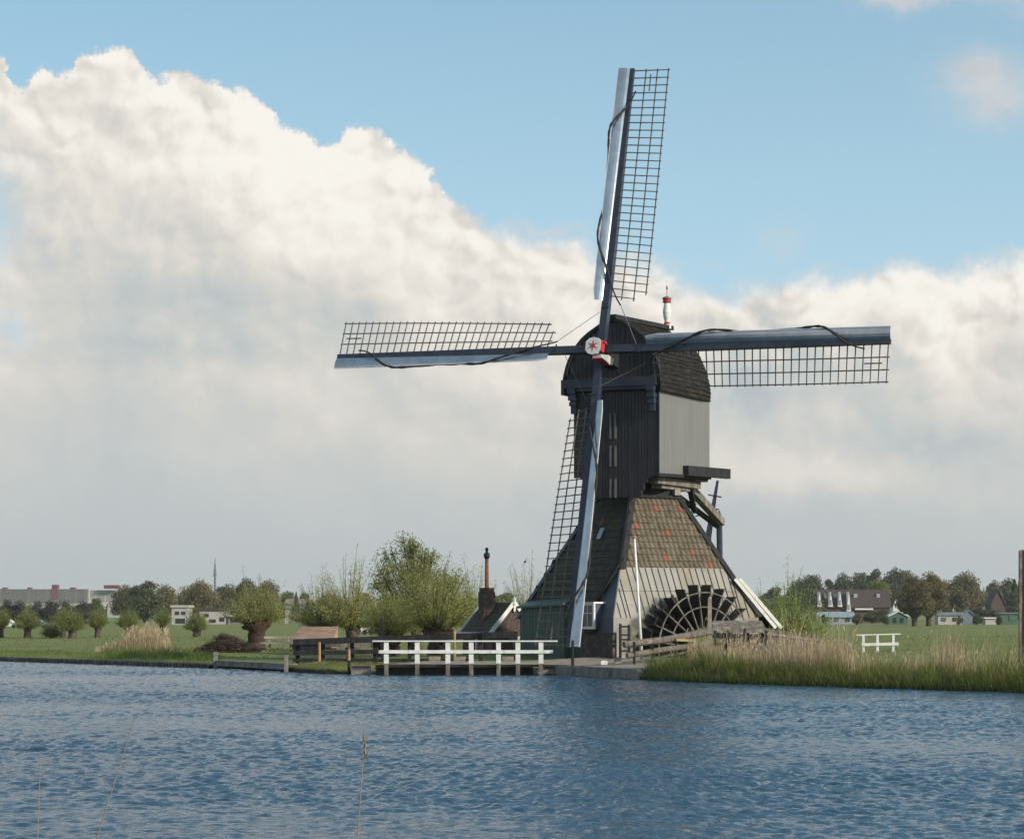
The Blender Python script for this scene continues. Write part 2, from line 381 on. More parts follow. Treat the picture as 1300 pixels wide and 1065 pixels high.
    tot = t.m('MAXIMUM', t.m('MAXIMUM', main, t.m('MULTIPLY', wm, .72)), t.m('MAXIMUM', t.m('MULTIPLY', dm, .55), t.m('MULTIPLY', side, .8)))
    cc = t.mix(t.m('MULTIPLY', t.m('SUBTRACT', 1.0, main), .8), cc, srgb(214, 206, 204))
    bg2 = t.node('ShaderNodeBackground'); t.l.new(cc, bg2.inputs[0]); bg2.inputs[1].default_value = CLOUD_STRENGTH
    mx = t.node('ShaderNodeMixShader'); t.l.new(tot, mx.inputs[0]); t.l.new(bg1.outputs[0], mx.inputs[1]); t.l.new(bg2.outputs[0], mx.inputs[2])
    o = t.node('ShaderNodeOutputWorld'); t.l.new(mx.outputs[0], o.inputs[0])
    w.cycles.sampling_method = 'MANUAL'; w.cycles.sample_map_resolution = 512
SUN_EL = R(26); az_from_minus_y = R(57)
sun_dir = Vector((math.sin(az_from_minus_y) * math.cos(SUN_EL), -math.cos(az_from_minus_y) * math.cos(SUN_EL), math.sin(SUN_EL)))
SUN_AZ = math.atan2(sun_dir.x, sun_dir.y)
SKY_STRENGTH = .145; CLOUD_STRENGTH = .72
build_world()
sl = bpy.data.lights.new('sun', 'SUN'); sl.energy = 3.5; sl.angle = R(3); sl.color = (1, .93, .82)
so = link('sun', sl); so.rotation_euler = sun_dir.to_track_quat('Z', 'Y').to_euler(); so.location = (40, -20, 60)

# ------------------------------------------------------------------ ground & water
BANK = [(-3100, 3780), (-1500, 1878), (-700, 929), (-300, 454), (-120, 240.5), (-28.6, 132), (-14.0, 113.2), (-9.8, 105.2), (-8.2, 102.3), (-5.6, 101.6), (1.33, 101.2), (3.0, 98.5), (4.9, 93.6), (6.6, 90.4), (10.0, 85.7), (13.6, 81.6), (16.9, 78), (30, 62), (60, 26), (160, -94)]
BN = Vector((.765, .645))
def bank_at(px):   # bank point on the ray of photo column px
    m = (px - 650) / F
    for (x0, y0), (x1, y1) in zip(BANK[:-1], BANK[1:]):
        a = x0 - m * y0; b = x1 - m * y1
        if a <= 0 <= b: u = a / (a - b); return Vector((x0 + (x1 - x0) * u, y0 + (y1 - y0) * u))
def gz(x, y):
    d = math.hypot(x - 5.5, (y - 108) * .8)
    s = max(0., min(1., (17 - d) / 8)); s = s * s * (3 - 2 * s)
    h = .30 + .33 * s
    bd = (x - 1.33) * .765 + (y - 101.2) * .645
    if -9 < x < 7 and y < 112: h = min(h, .36 + max(0, bd) * .055)
    h += .0 if (-6.5 < x < 7 and y < 112) else .05 * math.sin(x * .7 + 1.3) * math.sin(y * .31) + .03 * math.sin(x * 2.1 + y * .9)
    return h
def ground():
    # samples along the bank
    pts = []
    for (x0, y0), (x1, y1) in zip(BANK[:-1], BANK[1:]):
        L = math.hypot(x1 - x0, y1 - y0); n = max(1, int(L / (.8 if L < 40 else L / 12)))
        for i in range(n): pts.append((x0 + (x1 - x0) * i / n, y0 + (y1 - y0) * i / n))
    pts.append(BANK[-1])
    ds = [-.25, 0, .05, .35, .9, 1.6, 2.4, 3.5, 5, 7, 9, 12, 15, 19, 24, 30, 38, 50, 70, 100, 150, 250, 450, 900, 1800, 4000]
    mb = MB(); nd = len(ds)
    for (x, y) in pts:
        for j, d in enumerate(ds):
            X = x + BN.x * d; Y = y + BN.y * d
            if j == 0: z = -.6
            elif j == 1: z = -.05
            elif j == 2: z = .10
            else:
                z = gz(X, Y) * (1 if d > .5 else .75)
                if d > 60: z = .3
            mb.v.append((X, Y, z))
    for i in range(len(pts) - 1):
        for j in range(nd - 1):
            a = i * nd + j; mb.f.append((a, a + nd, a + nd + 1, a + 1)); mb.mi.append(0)
    m = bpy.data.materials.new('field_grass'); m.use_nodes = True; t = NT(m.node_tree); b = t.n['Principled BSDF']
    P = t.node('ShaderNodeTexCoord').outputs['Object']
    P2 = t.mapping(P, (1, .35, 1))
    f1 = t.smooth(t.noise(P2, .35, 6, .6), .35, .65); f2 = t.smooth(t.noise(P2, 2.5, 6, .65), .4, .7)
    c = t.mix(f1, (.135, .165, .038), (.175, .18, .06)); c = t.mix(t.m('MULTIPLY', f2, .75), c, (.10, .118, .032))
    c = t.mix(t.m('MULTIPLY', t.smooth(t.noise(P, .06, 4, .6), .45, .62), .5), c, (.13, .15, .045))
    band = t.smooth(t.noise(t.mapping(P, (.03, .13, 1)), 1.0, 6, .65), .42, .62)
    c = t.mix(t.m('MULTIPLY', band, .55), c, (.19, .185, .085)); band2 = t.smooth(t.noise(t.mapping(P, (.06, .3, 1), (9, 4, 0)), 1.0, 7, .7), .55, .72)
    c = t.mix(t.m('MULTIPLY', band2, .6), c, (.07, .10, .028))
    sp = t.node('ShaderNodeSeparateXYZ'); t.l.new(P, sp.inputs[0])
    c = t.mix(t.smooth(t.m('ADD', sp.outputs[2], t.m('MULTIPLY', f2, .1)), .26, .12), c, (.04, .033, .022))
    t.set(b.inputs['Base Color'], c); b.inputs['Roughness'].default_value = .95; b.inputs['Specular IOR Level'].default_value = .15
    bp = t.node('ShaderNodeBump'); bp.inputs['Strength'].default_value = .8; bp.inputs['Distance'].default_value = .15
    t.l.new(t.noise(P, 3, 8, .7), bp.inputs['Height']); t.l.new(bp.outputs[0], b.inputs['Normal'])
    o = link('ground', mb.mesh('ground', m, True)); o['kind'] = 'structure'
    # water
    wm = bpy.data.materials.new('canal_water'); wm.use_nodes = True; t = NT(wm.node_tree); b = t.n['Principled BSDF']
    b.inputs['Base Color'].default_value = (.018, .055, .095, 1); b.inputs['Roughness'].default_value = .08; b.inputs['IOR'].default_value = 1.33
    b.inputs['Specular IOR Level'].default_value = .5
    P = t.node('ShaderNodeTexCoord').outputs['Object']
    big = t.noise(t.mapping(P, (.8, 1.1, 1)), .5, 3, .5)
    n1 = t.noise(t.mapping(P, (1.0, 1.5, 1)), 3.2, 4, .6, .3); n2 = t.noise(t.mapping(P, (1, 1.3, 1), (3, 1, 0)), 9, 4, .6, .2)
    gust = t.smooth(t.noise(t.mapping(P, (.35, 1, 1)), .09, 4, .6), .3, .7)
    h = t.m('ADD', t.m('MULTIPLY', n1, .35), t.m('MULTIPLY', n2, .12))
    h = t.m('MULTIPLY', h, t.m('ADD', .75, t.m('MULTIPLY', gust, .45)))
    bp = t.node('ShaderNodeBump'); bp.inputs['Strength'].default_value = 1.0; bp.inputs['Distance'].default_value = .19
    t.l.new(h, bp.inputs['Height']); t.l.new(bp.outputs[0], b.inputs['Normal'])
    # real wavelets where the camera is near enough to see them
    ys = np.concatenate([np.arange(24, 48, .06), np.arange(48, 80, .1), np.arange(80, 152, .14)]); us = np.linspace(-1, 1, 620)
    U, Yg = np.meshgrid(us, ys); Xg = U * (.27 * Yg + 4)
    wr = np.random.default_rng(3); Zg = np.zeros_like(Xg)
    gust_ = .85 + .22 * np.sin(Xg * .05 + Yg * .21 + 1.5 * np.sin(Xg * .07)) + .18 * np.sin(Xg * .13 - Yg * .37 + 2 * np.sin(Yg * .05)) + .1 * np.sin(Xg * .5 + Yg * .83)
    for i in range(160):
        long = i < 14; mid_ = i > 119
        lam = wr.uniform(.9, 2.6) if long else wr.uniform(.45, 1.1) if mid_ else .13 * math.exp(wr.uniform(0, 1.35)); th = wr.normal() * .7 + 1.15; k = 2 * math.pi / lam
        Zg += (.0012 if long else .0020 if mid_ else .0050) * lam * np.sin(k * (Xg * math.cos(th) + Yg * math.sin(th)) + wr.uniform(0, 6.28) + (.6 * np.sin(Xg * .4 + i) if not long else 0))
    Zg *= gust_; fade = np.clip((152 - Yg) / 8, 0, 1) * np.clip((Yg - 24) / 2, 0, 1) * np.clip((1 - np.abs(U)) * 20, 0, 1); Zg = Zg * fade
    me = bpy.data.meshes.new('water'); nr_, nc_ = Xg.shape
    outer = np.array([(-4000, -60, 0), (600, -60, 0), (600, 4200, 0), (-4000, 4200, 0)], float)
    V = np.concatenate([np.stack([Xg, Yg, Zg], -1).reshape(-1, 3), outer]); idx = np.arange(nr_ * nc_).reshape(nr_, nc_)
    qd = np.stack([idx[:-1, :-1], idx[:-1, 1:], idx[1:, 1:], idx[1:, :-1]], -1).reshape(-1, 4)
    o0 = nr_ * nc_; fl, fr, bl, br_ = idx[0, 0], idx[0, -1], idx[-1, 0], idx[-1, -1]
    qd = np.concatenate([qd, [[o0, o0 + 1, fr, fl], [o0 + 1, o0 + 2, br_, fr], [o0 + 2, o0 + 3, bl, br_], [o0 + 3, o0, fl, bl]]]).astype(np.int32)
    me.vertices.add(len(V)); me.vertices.foreach_set('co', V.reshape(-1).astype(np.float32)); me.loops.add(qd.size); me.loops.foreach_set('vertex_index', qd.reshape(-1))
    me.polygons.add(len(qd)); me.polygons.foreach_set('loop_start', np.arange(0, qd.size, 4, dtype=np.int32)); me.polygons.foreach_set('loop_total', np.full(len(qd), 4, dtype=np.int32))
    sm = np.ones(len(qd), bool); sm[-4:] = False; me.polygons.foreach_set('use_smooth', sm); me.materials.append(wm); me.update(calc_edges=True)
    o = link('water', me); o['kind'] = 'structure'
ground()

# ------------------------------------------------------------------ WINDMILL
MILL = Vector((5.85, 109.54, .65))
mill = thing('windmill', 'black wooden windmill with four lattice sails, tiled pyramid base and a scoop wheel', 'windmill', MILL)
BROT = R(31); BO = Vector((0, 0, -MILL.z))            # base frame: same origin, z absolute
CB = Vector((6.08, 109.8, 0)); CO = Vector((CB.x - MILL.x, CB.y - MILL.y, 0)); CROT = R(-26)
HT, ZT, SL = 1.375, 7.88, .4863
def half(z): return HT + (ZT - z) * SL
def bworld(p): c, s = math.cos(BROT), math.sin(BROT); return Vector((MILL.x + p[0] * c - p[1] * s, MILL.y + p[0] * s + p[1] * c, p[2]))
def proj(p): return (650 + F * p[0] / p[1], HOR - F * (p[2] - CAMZ) / p[1])

def tile_face(mb, side, ztop, zbot, keep=lambda a, z: True, new=(), tw=.27, th=.33):
    """pantiles on a face of the pyramid; side 0: -y (right face), 1: -x (front face), 2: +y, 3: +x.  a runs along the face"""
    k = math.hypot(1, SL); n = int(round((ztop - zbot) * k / th)); dz = (ztop - zbot) / n
    def pos(a, z, off):
        h = half(z); nrm = (1 / k, SL / k)                  # outwards, up
        o = h + off * nrm[0]; zz = z + off * nrm[1]
        return {0: (a, -o, zz), 1: (-o, -a, zz), 2: (-a, o, zz), 3: (o, a, zz)}[side]
    tiles = []
    for r in range(n):
        z1 = ztop - r * dz; z0 = z1 - dz
        hw = half((z0 + z1) / 2) ; m = int(hw * 2 / tw) + 2
        for c in range(-m // 2, m // 2 + 1):
            a = (c + .0) * tw
            if abs(a) + tw * .3 > hw or not keep(a, (z0 + z1) / 2): continue
            tiles.append((a, z0, z1, proj(bworld(pos(a + tw / 2, (z0 + z1) / 2, 0)))))
    newi = set()
    for (nx, ny) in new:
        newi.add(min(range(len(tiles)), key=lambda i: (tiles[i][3][0] - nx) ** 2 + (tiles[i][3][1] - ny) ** 2))
    prof = [(0, .0), (.15, .035), (.32, .05), (.5, .035), (.68, .005), (.85, -.01), (1.03, .0)]
    for i, (a, z0, z1, _) in enumerate(tiles):
        j1 = random.uniform(-.008, .012); j2 = random.uniform(-.006, .006)
        for (u0, d0), (u1, d1) in zip(prof[:-1], prof[1:]):
            mb.face([pos(a + u0 * tw + j2, z0 - .02, d0 + .045 + j1), pos(a + u1 * tw + j2, z0 - .02, d1 + .045 + j1),
                     pos(a + u1 * tw + j2, z1, d1 + .002), pos(a + u0 * tw + j2, z1, d0 + .002)], 1 if i in newi else 0)
            mb.face([pos(a + u0 * tw + j2, z0 - .02, d0 + .045 + j1), pos(a + u0 * tw + j2, z0 - .02, d0 - .01), pos(a + u1 * tw + j2, z0 - .02, d1 - .01), pos(a + u1 * tw + j2, z0 - .02, d1 + .045 + j1)], 1 if i in newi else 0)

# structural shell under the tiles
mb = MB(); zs = [ZT, 2.4, 2.395, .2]; hs = [HT - .06, half(2.4) - .08, 3.92, 3.92]
for (z1, h1), (z0, h0) in zip(list(zip(zs, hs))[:-1], list(zip(zs, hs))[1:]):
    for s in range(4):
        q = [(-1, -1), (1, -1), (1, 1), (-1, 1)]; a, b = q[s], q[(s + 1) % 4]
        mb.face([(a[0] * h0, a[1] * h0, z0), (b[0] * h0, b[1] * h0, z0), (b[0] * h1, b[1] * h1, z1), (a[0] * h1, a[1] * h1, z1)])
mb.face([(-HT, -HT, ZT), (HT, -HT, ZT), (HT, HT, ZT), (-HT, HT, ZT)])
part('tower_frame', mb, M['tar'], mill, BO, BROT)
ZC = 4.7
mb = MB(); tile_face(mb, 0, ZT, ZC, new=[(830, 644), (864, 645), (808, 665), (849, 673), (876, 702), (841, 709), (900, 713), (806, 708)])
roofR = part('roof', mb, [M['tile'], M['tile_new']], mill, BO, BROT, label='weathered brown pantiles with a few orange new ones')
def keepF(a, z):   # a from M corner: -half .. +half (M at a = +half because a = -y)
    dM = half(z) - a
    if z < ZC:
        lim = (ZC - z) / (ZC - 3.1) * 1.25
        if dM < lim: return False
    if z < 3.15 and dM < 6.9 * half(z) / 4.04 : return False
    return True
mb = MB(); tile_face(mb, 1, ZT, 2.4, keepF, new=[(764, 659)])
part('roof', mb, [M['tile_dark'], M['tile_new']], mill, BO, BROT, label='dark mossy pantiles of the front slope')
mb = MB(); tile_face(mb, 2, ZT, 2.4); tile_face(mb, 3, ZT, 3.0)
part('roof', mb, [M['tile_dark'], M['tile_new']], mill, BO, BROT)
# hip boards
def hipboard(sx, sy, z1, z0, mat, w=.2, off=.07, name='hip_board'):
    mb = MB(); d = Vector((sx, sy, 0)).normalized()
    p = Vector((sx * half(z1), sy * half(z1), z1)) + d * off; q = Vector((sx * half(z0), sy * half(z0), z0)) + d * off
    for s in (0, 1):
        a = Vector((-sx, 0, 0)) if s == 0 else Vector((0, -sy, 0))
        nr = (Vector((0, sy, 0)) if s == 0 else Vector((sx, 0, 0))) * .9 + Vector((0, 0, .44))
        t = nr * .05
        mb.hexa([q, q + a * w, q + a * w + t, q + t, p, p + a * w, p + a * w + t, p + t])
    return part(name, mb, mat, mill, BO, BROT)
hipboard(-1, -1, ZT + .05, ZC - .1, M['tar'], .3, .09)
hipboard(-1, 1, ZT, 2.35, M['blue_black'], .28, .1)
hipboard(1, -1, ZT + .05, 2.45, M['tar'], .26, .1)
hipboard(1, 1, ZT, 2.4, M['tar'], .26, .1)
# cladding of the right face, with seams
k_ = math.hypot(1, SL)
def slabR(x0a, x1a, z1, z0, off, th, y=0):    # quad slab lying on right slope; x fraction functions by absolute x at z1/z0
    pass
mb = MB()
def rp(x, z, off=0): return (x, -half(z) - off / k_, z + off * SL / k_)
def fp(a, z, off=0): return (-half(z) - off / k_, -a, z + off * SL / k_)
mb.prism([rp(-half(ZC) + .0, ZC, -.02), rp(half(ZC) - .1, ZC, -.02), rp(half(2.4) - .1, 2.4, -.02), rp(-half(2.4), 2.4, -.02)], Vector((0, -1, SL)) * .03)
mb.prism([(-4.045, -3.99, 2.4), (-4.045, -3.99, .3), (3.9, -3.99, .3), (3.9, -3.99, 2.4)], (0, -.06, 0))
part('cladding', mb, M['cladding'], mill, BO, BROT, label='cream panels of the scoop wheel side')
mb = MB()
nb = 17
for i in range(nb):
    x = -half(ZC) + .25 + i * .345
    zt = ZC - .05; zb = 2.42
    mb.beam(rp(x, zt, .03), rp(x, zb, .03), .03, .03, up=(0, -1, SL))
for i, x in enumerate((-3.0 - .15, -3.35, -3.65)):
    zt = ZT - (abs(x) - HT) / SL - .1; mb.beam(rp(x, zt, .03), rp(x, 2.42, .03), .03, .03, up=(0, -1, SL))
for i in range(3):
    x = half(ZC) + .1 + i * .35
    zt = ZT - (x - HT) / SL - .15; mb.beam(rp(x, zt, .03), rp(x, 2.42, .03), .03, .03, up=(0, -1, SL))
part('seam_battens', mb, M['seam'], mill, BO, BROT)
mb = MB(); mb.prism([rp(-half(3.6), 3.62, .012), rp(half(3.6) - .2, 3.62, .012), rp(half(3.6) - .2, 3.6, .012), rp(-half(3.6), 3.6, .012)], (0, -.004, 0))
part('panel_joint', mb, M['seam'], mill, BO, BROT)
# cheek of the front face
mb = MB()
mb.prism([fp(half(ZC), ZC, .01), fp(half(ZC) - .05, ZC, .01), fp(half(3.15) - 1.3, 3.15, .01), fp(half(2.4) - 1.3, 2.4, .01), fp(half(2.4), 2.4, .01)], (-.03, 0, 0))
mb.prism([(-4.0, 4.0 - .01 - 8.04, 2.4), (-4.0, -2.6, 2.4), (-4.0, -2.6, 1.75), (-4.0, -4.04, 1.75)], (-.06, 0, 0))
part('cheek_cladding', mb, M['slate_and_shade'], mill, BO, BROT)  # same cladding as the right face, its shaded blue-grey painted into the colour
mb = MB(); mb.beam(fp(half(ZC) + .02, ZC + .05, .1), fp(half(3.1) - 1.3, 3.1, .1), .12, .22, up=(1, 0, 0))
part('valley_board', mb, M['tar'], mill, BO, BROT)
# foundation
mb = MB(); mb.box(-4.12, -3.93, -4.1, -1.6, .2, 1.74)
part('foundation', mb, M['brick_dark'], mill, BO, BROT)
mb = MB(); mb.box(-3.98, -3.9, -1.6, 4.0, .2, 2.5); part('side_wall', mb, M['green_paint'], mill, BO, BROT)
# window box in the front face
mb = MB(); mb.box(-4.3, -3.2, -2.87, -1.95, 1.95, 3.05); wb = part('bay', mb, M['slate_and_shade'], mill, BO, BROT)
mb = MB(); mb.box(-4.38, -3.2, -2.95, -1.87, 3.05, 3.13); part('bay_roof', mb, M['white'], mill, BO, BROT)
mb = MB()
for a in ((-2.78, -2.66, 1.92, 3.1), (-1.86, -1.74, 1.92, 3.1), (-2.66, -1.86, 1.92, 2.04), (-2.66, -1.86, 2.98, 3.1), (-2.28, -2.24, 2.04, 2.98), (-2.66, -1.86, 2.6, 2.64)):
    mb.box(-4.36, -4.27, a[0] - .15, a[1] - .15, a[2], a[3])
wf = part('window_frame', mb, M['white'], mill, BO, BROT)
mb = MB(); mb.box(-4.325, -4.315, -2.81, -2.01, 2.04, 2.98); part('window_glass', mb, M['dark_window'], wf)
mb = MB(); mb.box(-4.3, -3.95, -2.75, -2.05, 1.76, 1.93); part('bay_bracket', mb, M['tar'], mill, BO, BROT)
# green doorway block
mb = MB(); mb.box(-4.36, -3.2, -.55, 3.14, .5, 2.98)
for i in range(14): y = -.5 + i * .27; mb.box(-4.385, -4.36, y, y + .235, .72, 2.86)
gd = part('doorway_wall', mb, M['green_paint'], mill, BO, BROT, label='green boarded doors under the front slope')
mb = MB(); mb.hexa([(-4.55, -.65, 2.98), (-3.1, -.65, 3.4), (-3.1, 3.4, 3.3), (-4.55, 3.4, 2.84), (-4.55, -.65, 3.08), (-3.1, -.65, 3.5), (-3.1, 3.4, 3.4), (-4.55, 3.4, 2.94)])
part('doorway_canopy', mb, M['green_light'], mill, BO, BROT)
# skylight
p = [fp(half(6.42) - .95, 6.42, .12), fp(half(6.42) - 1.2, 6.42, .12), fp(half(6.0) - 1.2, 5.95, .12), fp(half(6.0) - .95, 5.95, .12)]
def onF(px, py):
    best = None
    for zi in range(25, 78):
        z = zi / 10
        for ai in range(-40, 41):
            a = ai / 10
            q = proj(bworld(fp(a, z))); e = (q[0] - px) ** 2 + (q[1] - py) ** 2
            if best is None or e < best[0]: best = (e, a, z)
    return best[1], best[2]
sa, sz = onF(766, 680)
mb = MB(); mb.prism([fp(sa - .2, sz + .25, .12), fp(sa + .12, sz + .25, .12), fp(sa + .12, sz - .25, .12), fp(sa - .2, sz - .25, .12)], Vector((-1, 0, SL)) * .05)
part('skylight', mb, M['glasshouse'], mill, BO, BROT)
# skirt and white struts at the far right corner
mb = MB(); mb.hexa([(3.2, -3.35, 4.0), (5.0, -4.0, 1.95), (5.0, 4.0, 1.95), (3.2, 3.2, 4.0), (3.2, -3.35, 4.08), (5.05, -4.0, 2.05), (5.05, 4.0, 2.05), (3.2, 3.2, 4.08)])
part('skirt_roof', mb, M['tile_dark'], mill, BO, BROT)
for o_ in (0, .27):
    mb = MB(); mb.beam((3.0 + o_, -3.45, 4.2), (4.75 + o_ * 1.2, -4.22, 1.95), .17, .05, up=(0, -1, 0)); part('barge_board', mb, M['white_weather'], mill, BO, BROT)
mb = MB(); mb.box(4.2, 5.0, -4.0, 3.9, .3, 1.9); part('skirt_wall', mb, M['old_wood'], mill, BO, BROT)

# scoop wheel
WC = Vector((.24, -4.62, 1.05))
mb = MB(); mb.tube([WC + Vector((0, .6, 0)), WC + Vector((0, -.30, 0)), WC + Vector((0, -.44, 0))], [.95, .95, .85], 28)
sw = part('scoop_wheel', mb, M['moss'], mill, BO, BROT, label='big black paddle wheel against the wall')
for i in range(24):
    a = R(15) * i + .06; e = Vector((math.sin(a), 0, math.cos(a))); t_ = Vector((math.cos(a), 0, -math.sin(a)))
    mb = MB(); p = WC + e * .7; q = WC + e * 2.86
    w = Vector((0, .36, 0))
    mb.hexa([p - w - t_ * .02, p + w - t_ * .02, p + w + t_ * .02, p - w + t_ * .02, q - w - t_ * .03 + t_ * .16, q + w - t_ * .03 + t_ * .16, q + w + t_ * .03 + t_ * .16, q - w + t_ * .03 + t_ * .16])
    part('paddle', mb, M['paddle'], sw)
for rr_, nm in ((2.5, .032), (1.85, .032)):
    mb = MB(); mb.tube([WC + Vector((math.sin(R(6) * i) * rr_, -.34, math.cos(R(6) * i) * rr_)) for i in range(61)], nm, 6, False); part('wheel_ring', mb, M['old_wood'], sw)
    mb = MB(); mb.tube([WC + Vector((math.sin(R(6) * i) * rr_, .34, math.cos(R(6) * i) * rr_)) for i in range(61)], nm, 6, False); part('wheel_ring', mb, M['old_wood'], sw)
mb = MB()
for i in range(24):
    a = R(15) * i + .12; e = Vector((math.sin(a), 0, math.cos(a)))
    mb.beam(WC + e * .8 + Vector((0, -.36, 0)), WC + e * 2.5 + Vector((0, -.36, 0)), .045, .045)
part('spokes', mb, M['old_wood'], sw)

# neck between base and body (body frame)
mb = MB(); mb.lathe([(1.25, 7.7), (1.25, 8.2), (1.0, 8.3), (1.0, 8.95)], n=8); part('neck', mb, M['tar'], mill, CO + BO, CROT)
mb = MB(); mb.box(-1.5, 1.5, -1.5, 1.5, ZT + .02, ZT + .16); mb.box(-1.3, 1.3, -1.35, 1.3, ZT + .16, 8.35); part('top_ring', mb, M['tar'], mill, BO, BROT)
mb = MB()
for x_, y_ in ((-1.15, -1.5), (1.1, -1.5)): mb.box(x_ - .16, x_ + .16, y_ - .12, y_ + .3, ZT + .17, ZT + .45)
part('beam_ends', mb, M['pale_wood'], mill, BO, BROT)
mb = MB(); mb.box(1.35, 1.75, -2.4, 2.9, 8.5, 8.8); mb.box(-1.75, -1.35, -2.4, 2.9, 8.5, 8.8); mb.box(-1.34, 1.34, 1.9, 2.3, 8.5, 8.8); mb.box(1.1, 1.6, -1.6, 1.9, 8.32, 8.49)
part('trestle_beams', mb, M['old_wood'], mill, CO + BO, CROT)

# body
HB, KB = 2.07, 3.2
def zbot(h):
    a = abs(h)
    if a > 1.85: return 8.78
    if a < 1.25: return 7.86
    u = (a - 1.25) / .6; return 7.86 + (8.78 - 7.86) * math.sin(u * math.pi / 2) ** .8
mb = MB(); n = 26; w = 2 * HB / n
for i in range(n):
    h0 = -HB + i * w; zb = max(zbot(h0 + w / 2), 7.86)
    mb.box(h0 + .007, h0 + w - .007, -KB - random.uniform(.0, .015), -KB + .06, zb, 12.78)
mb.box(-HB, HB, -KB + .06, -KB + .1, 8.8, 12.75); mb.box(-1.25, 1.25, -KB + .065, -KB + .1, 7.9, 8.8)
part('front_boarding', mb, M['tar_plank'], mill, CO + BO, CROT)
mb = MB()
mb.box(-HB, -HB + .06, -KB + .1, KB, 8.9, 12.78); mb.box(-HB + .06, HB - .06, KB - .06, KB, 8.9, 12.78); mb.box(-HB + .06, HB - .06, -KB + .1, KB - .06, 8.82, 8.9)
mb.box(-1.2, 1.2, -KB + .1, -KB + .35, 7.95, 8.82)
part('body', mb, M['tar'], mill, CO + BO, CROT)
mb = MB()
sl_ = lambda k: 8.92 + (k + KB) / (2 * KB) * .18
for i in range(4):
    k0 = -KB + .08 + i * (2 * KB - .1) / 4; k1 = k0 + (2 * KB - .1) / 4 - .004
    mb.hexa([(HB - .05, k0, sl_(k0)), (HB + .01, k0, sl_(k0)), (HB + .01, k1, sl_(k1)), (HB - .05, k1, sl_(k1)), (HB - .05, k0, 12.85), (HB + .01, k0, 12.85), (HB + .01, k1, 12.85), (HB - .05, k1, 12.85)])
part('side_panel', mb, M['panel_grey'], mill, CO + BO, CROT, label='light grey panelled side of the body')
mb = MB(); mb.beam((HB + .02, -KB, 8.84), (HB + .02, KB + .05, 9.02), .1, .14); mb.box(HB - .04, HB + .06, -KB - .02, -KB + .07, 8.8, 12.75); part('edge_trim', mb, M['tar'], mill, CO + BO, CROT)
mb = MB(); mb.beam((HB + .15, -.2, 9.18), (HB + .1, 5.3, 9.32), .28, .46); mb.cur = 1; mb.beam((HB + .1, 5.31, 9.32), (HB + .1, 5.36, 9.32), .3, .48)
part('side_beam', mb, [M['tar'], M['old_wood']], mill, CO + BO, CROT)
mb = MB()
for z0, z1 in ((11.45, 12.1), (10.1, 11.1), (7.95, 8.75)):
    pass
for (y0, y1) in ((525, 557), (566, 592), (608, 632)):
    for px in (775.2, 781.5):
        hh = None
        # find h on the front plane for column px
        best = min(((abs(proj(CB + Vector((math.cos(CROT) * h - math.sin(CROT) * (-KB), math.sin(CROT) * h + math.cos(CROT) * (-KB), 10)))[0] - px), h) for h in [i / 100 for i in range(-200, 200)]))
        hh = best[1]; Yf = 107
        mb.box(hh - .045, hh + .045, -KB - .06, -KB - .016, Z_(y1, Yf), Z_(y0, Yf))
part('light_strips', mb, M['rope'], mill, CO + BO, CROT)
# cap
prof = [(2.42, 12.62), (2.44, 13.0), (2.40, 13.4), (2.27, 13.87), (2.13, 14.2), (1.9, 14.62), (1.55, 15.03), (1.18, 15.32), (.62, 15.65), (.2, 15.84), (0, 15.88)]
full = [(-h, z) for h, z in prof] + [(h, z) for h, z in reversed(prof[:-1])]
mb = MB(); ks = [-3.42, -2, -1, 0, 1, 2, 2.95, 3.35]
def capx(h, z, k):    # right side a little tighter, rear end tapers
    s = 1 if h < 0 else .93
    tp = 1 - max(0, (k - 2.4)) * .10
    return (h * s * tp, k, 12.62 + (z - 12.62) * (1 - max(0, k - 2.95) * .25) + (.14 * (z - 12.62) / 3.2 * (k + 3.4) / 6.5))
# overlapping clapboards running front to back
dense = []
for (h0, z0), (h1, z1) in zip(full[:-1], full[1:]):
    L = math.hypot(h1 - h0, z1 - z0); m = max(1, int(round(L / .22)))
    for i in range(m): dense.append((h0 + (h1 - h0) * i / m, z0 + (z1 - z0) * i / m))
dense.append(full[-1])
for i in range(len(dense) - 1):
    (h0, z0), (h1, z1) = dense[i], dense[i + 1]
    L = math.hypot(h1 - h0, z1 - z0); nx, nz = -(z1 - z0) / L, (h1 - h0) / L
    if h0 + h1 < 0: a, b = .045, .0      # lower edge (first) stands proud on the left
    else: a, b = .0, .045
    j = random.uniform(0, .012)
    for k0, k1 in zip(ks[:-1], ks[1:]):
        A = [capx(h0 + nx * (a + j), z0 + nz * (a + j), k0), capx(h0 + nx * (a + j), z0 + nz * (a + j), k1), capx(h1 + nx * (b + j), z1 + nz * (b + j), k1), capx(h1 + nx * (b + j), z1 + nz * (b + j), k0)]
        mb.face(A)
        if a: lo0, lo1 = (h0, z0), k0
        hh, zz, nn = (h0, z0, a) if a else (h1, z1, b)
        mb.face([capx(hh, zz, k0), capx(hh, zz, k1), capx(hh + nx * (nn + j), zz + nz * (nn + j), k1), capx(hh + nx * (nn + j), zz + nz * (nn + j), k0)])
mb.face([capx(h, z, 3.35) for h, z in full])
mb.face([(h * .93 if h > 0 else h, -3.3, z) for h, z in full][::-1])
cap = part('cap', mb, M['cap_board'], mill, CO + BO, CROT, label='rounded dark boarded cap')
mb = MB(); mb.beam((0, -3.55, 16.0), (0, 3.4, 16.22), .34, .2); part('ridge_beam', mb, M['tar'], cap)
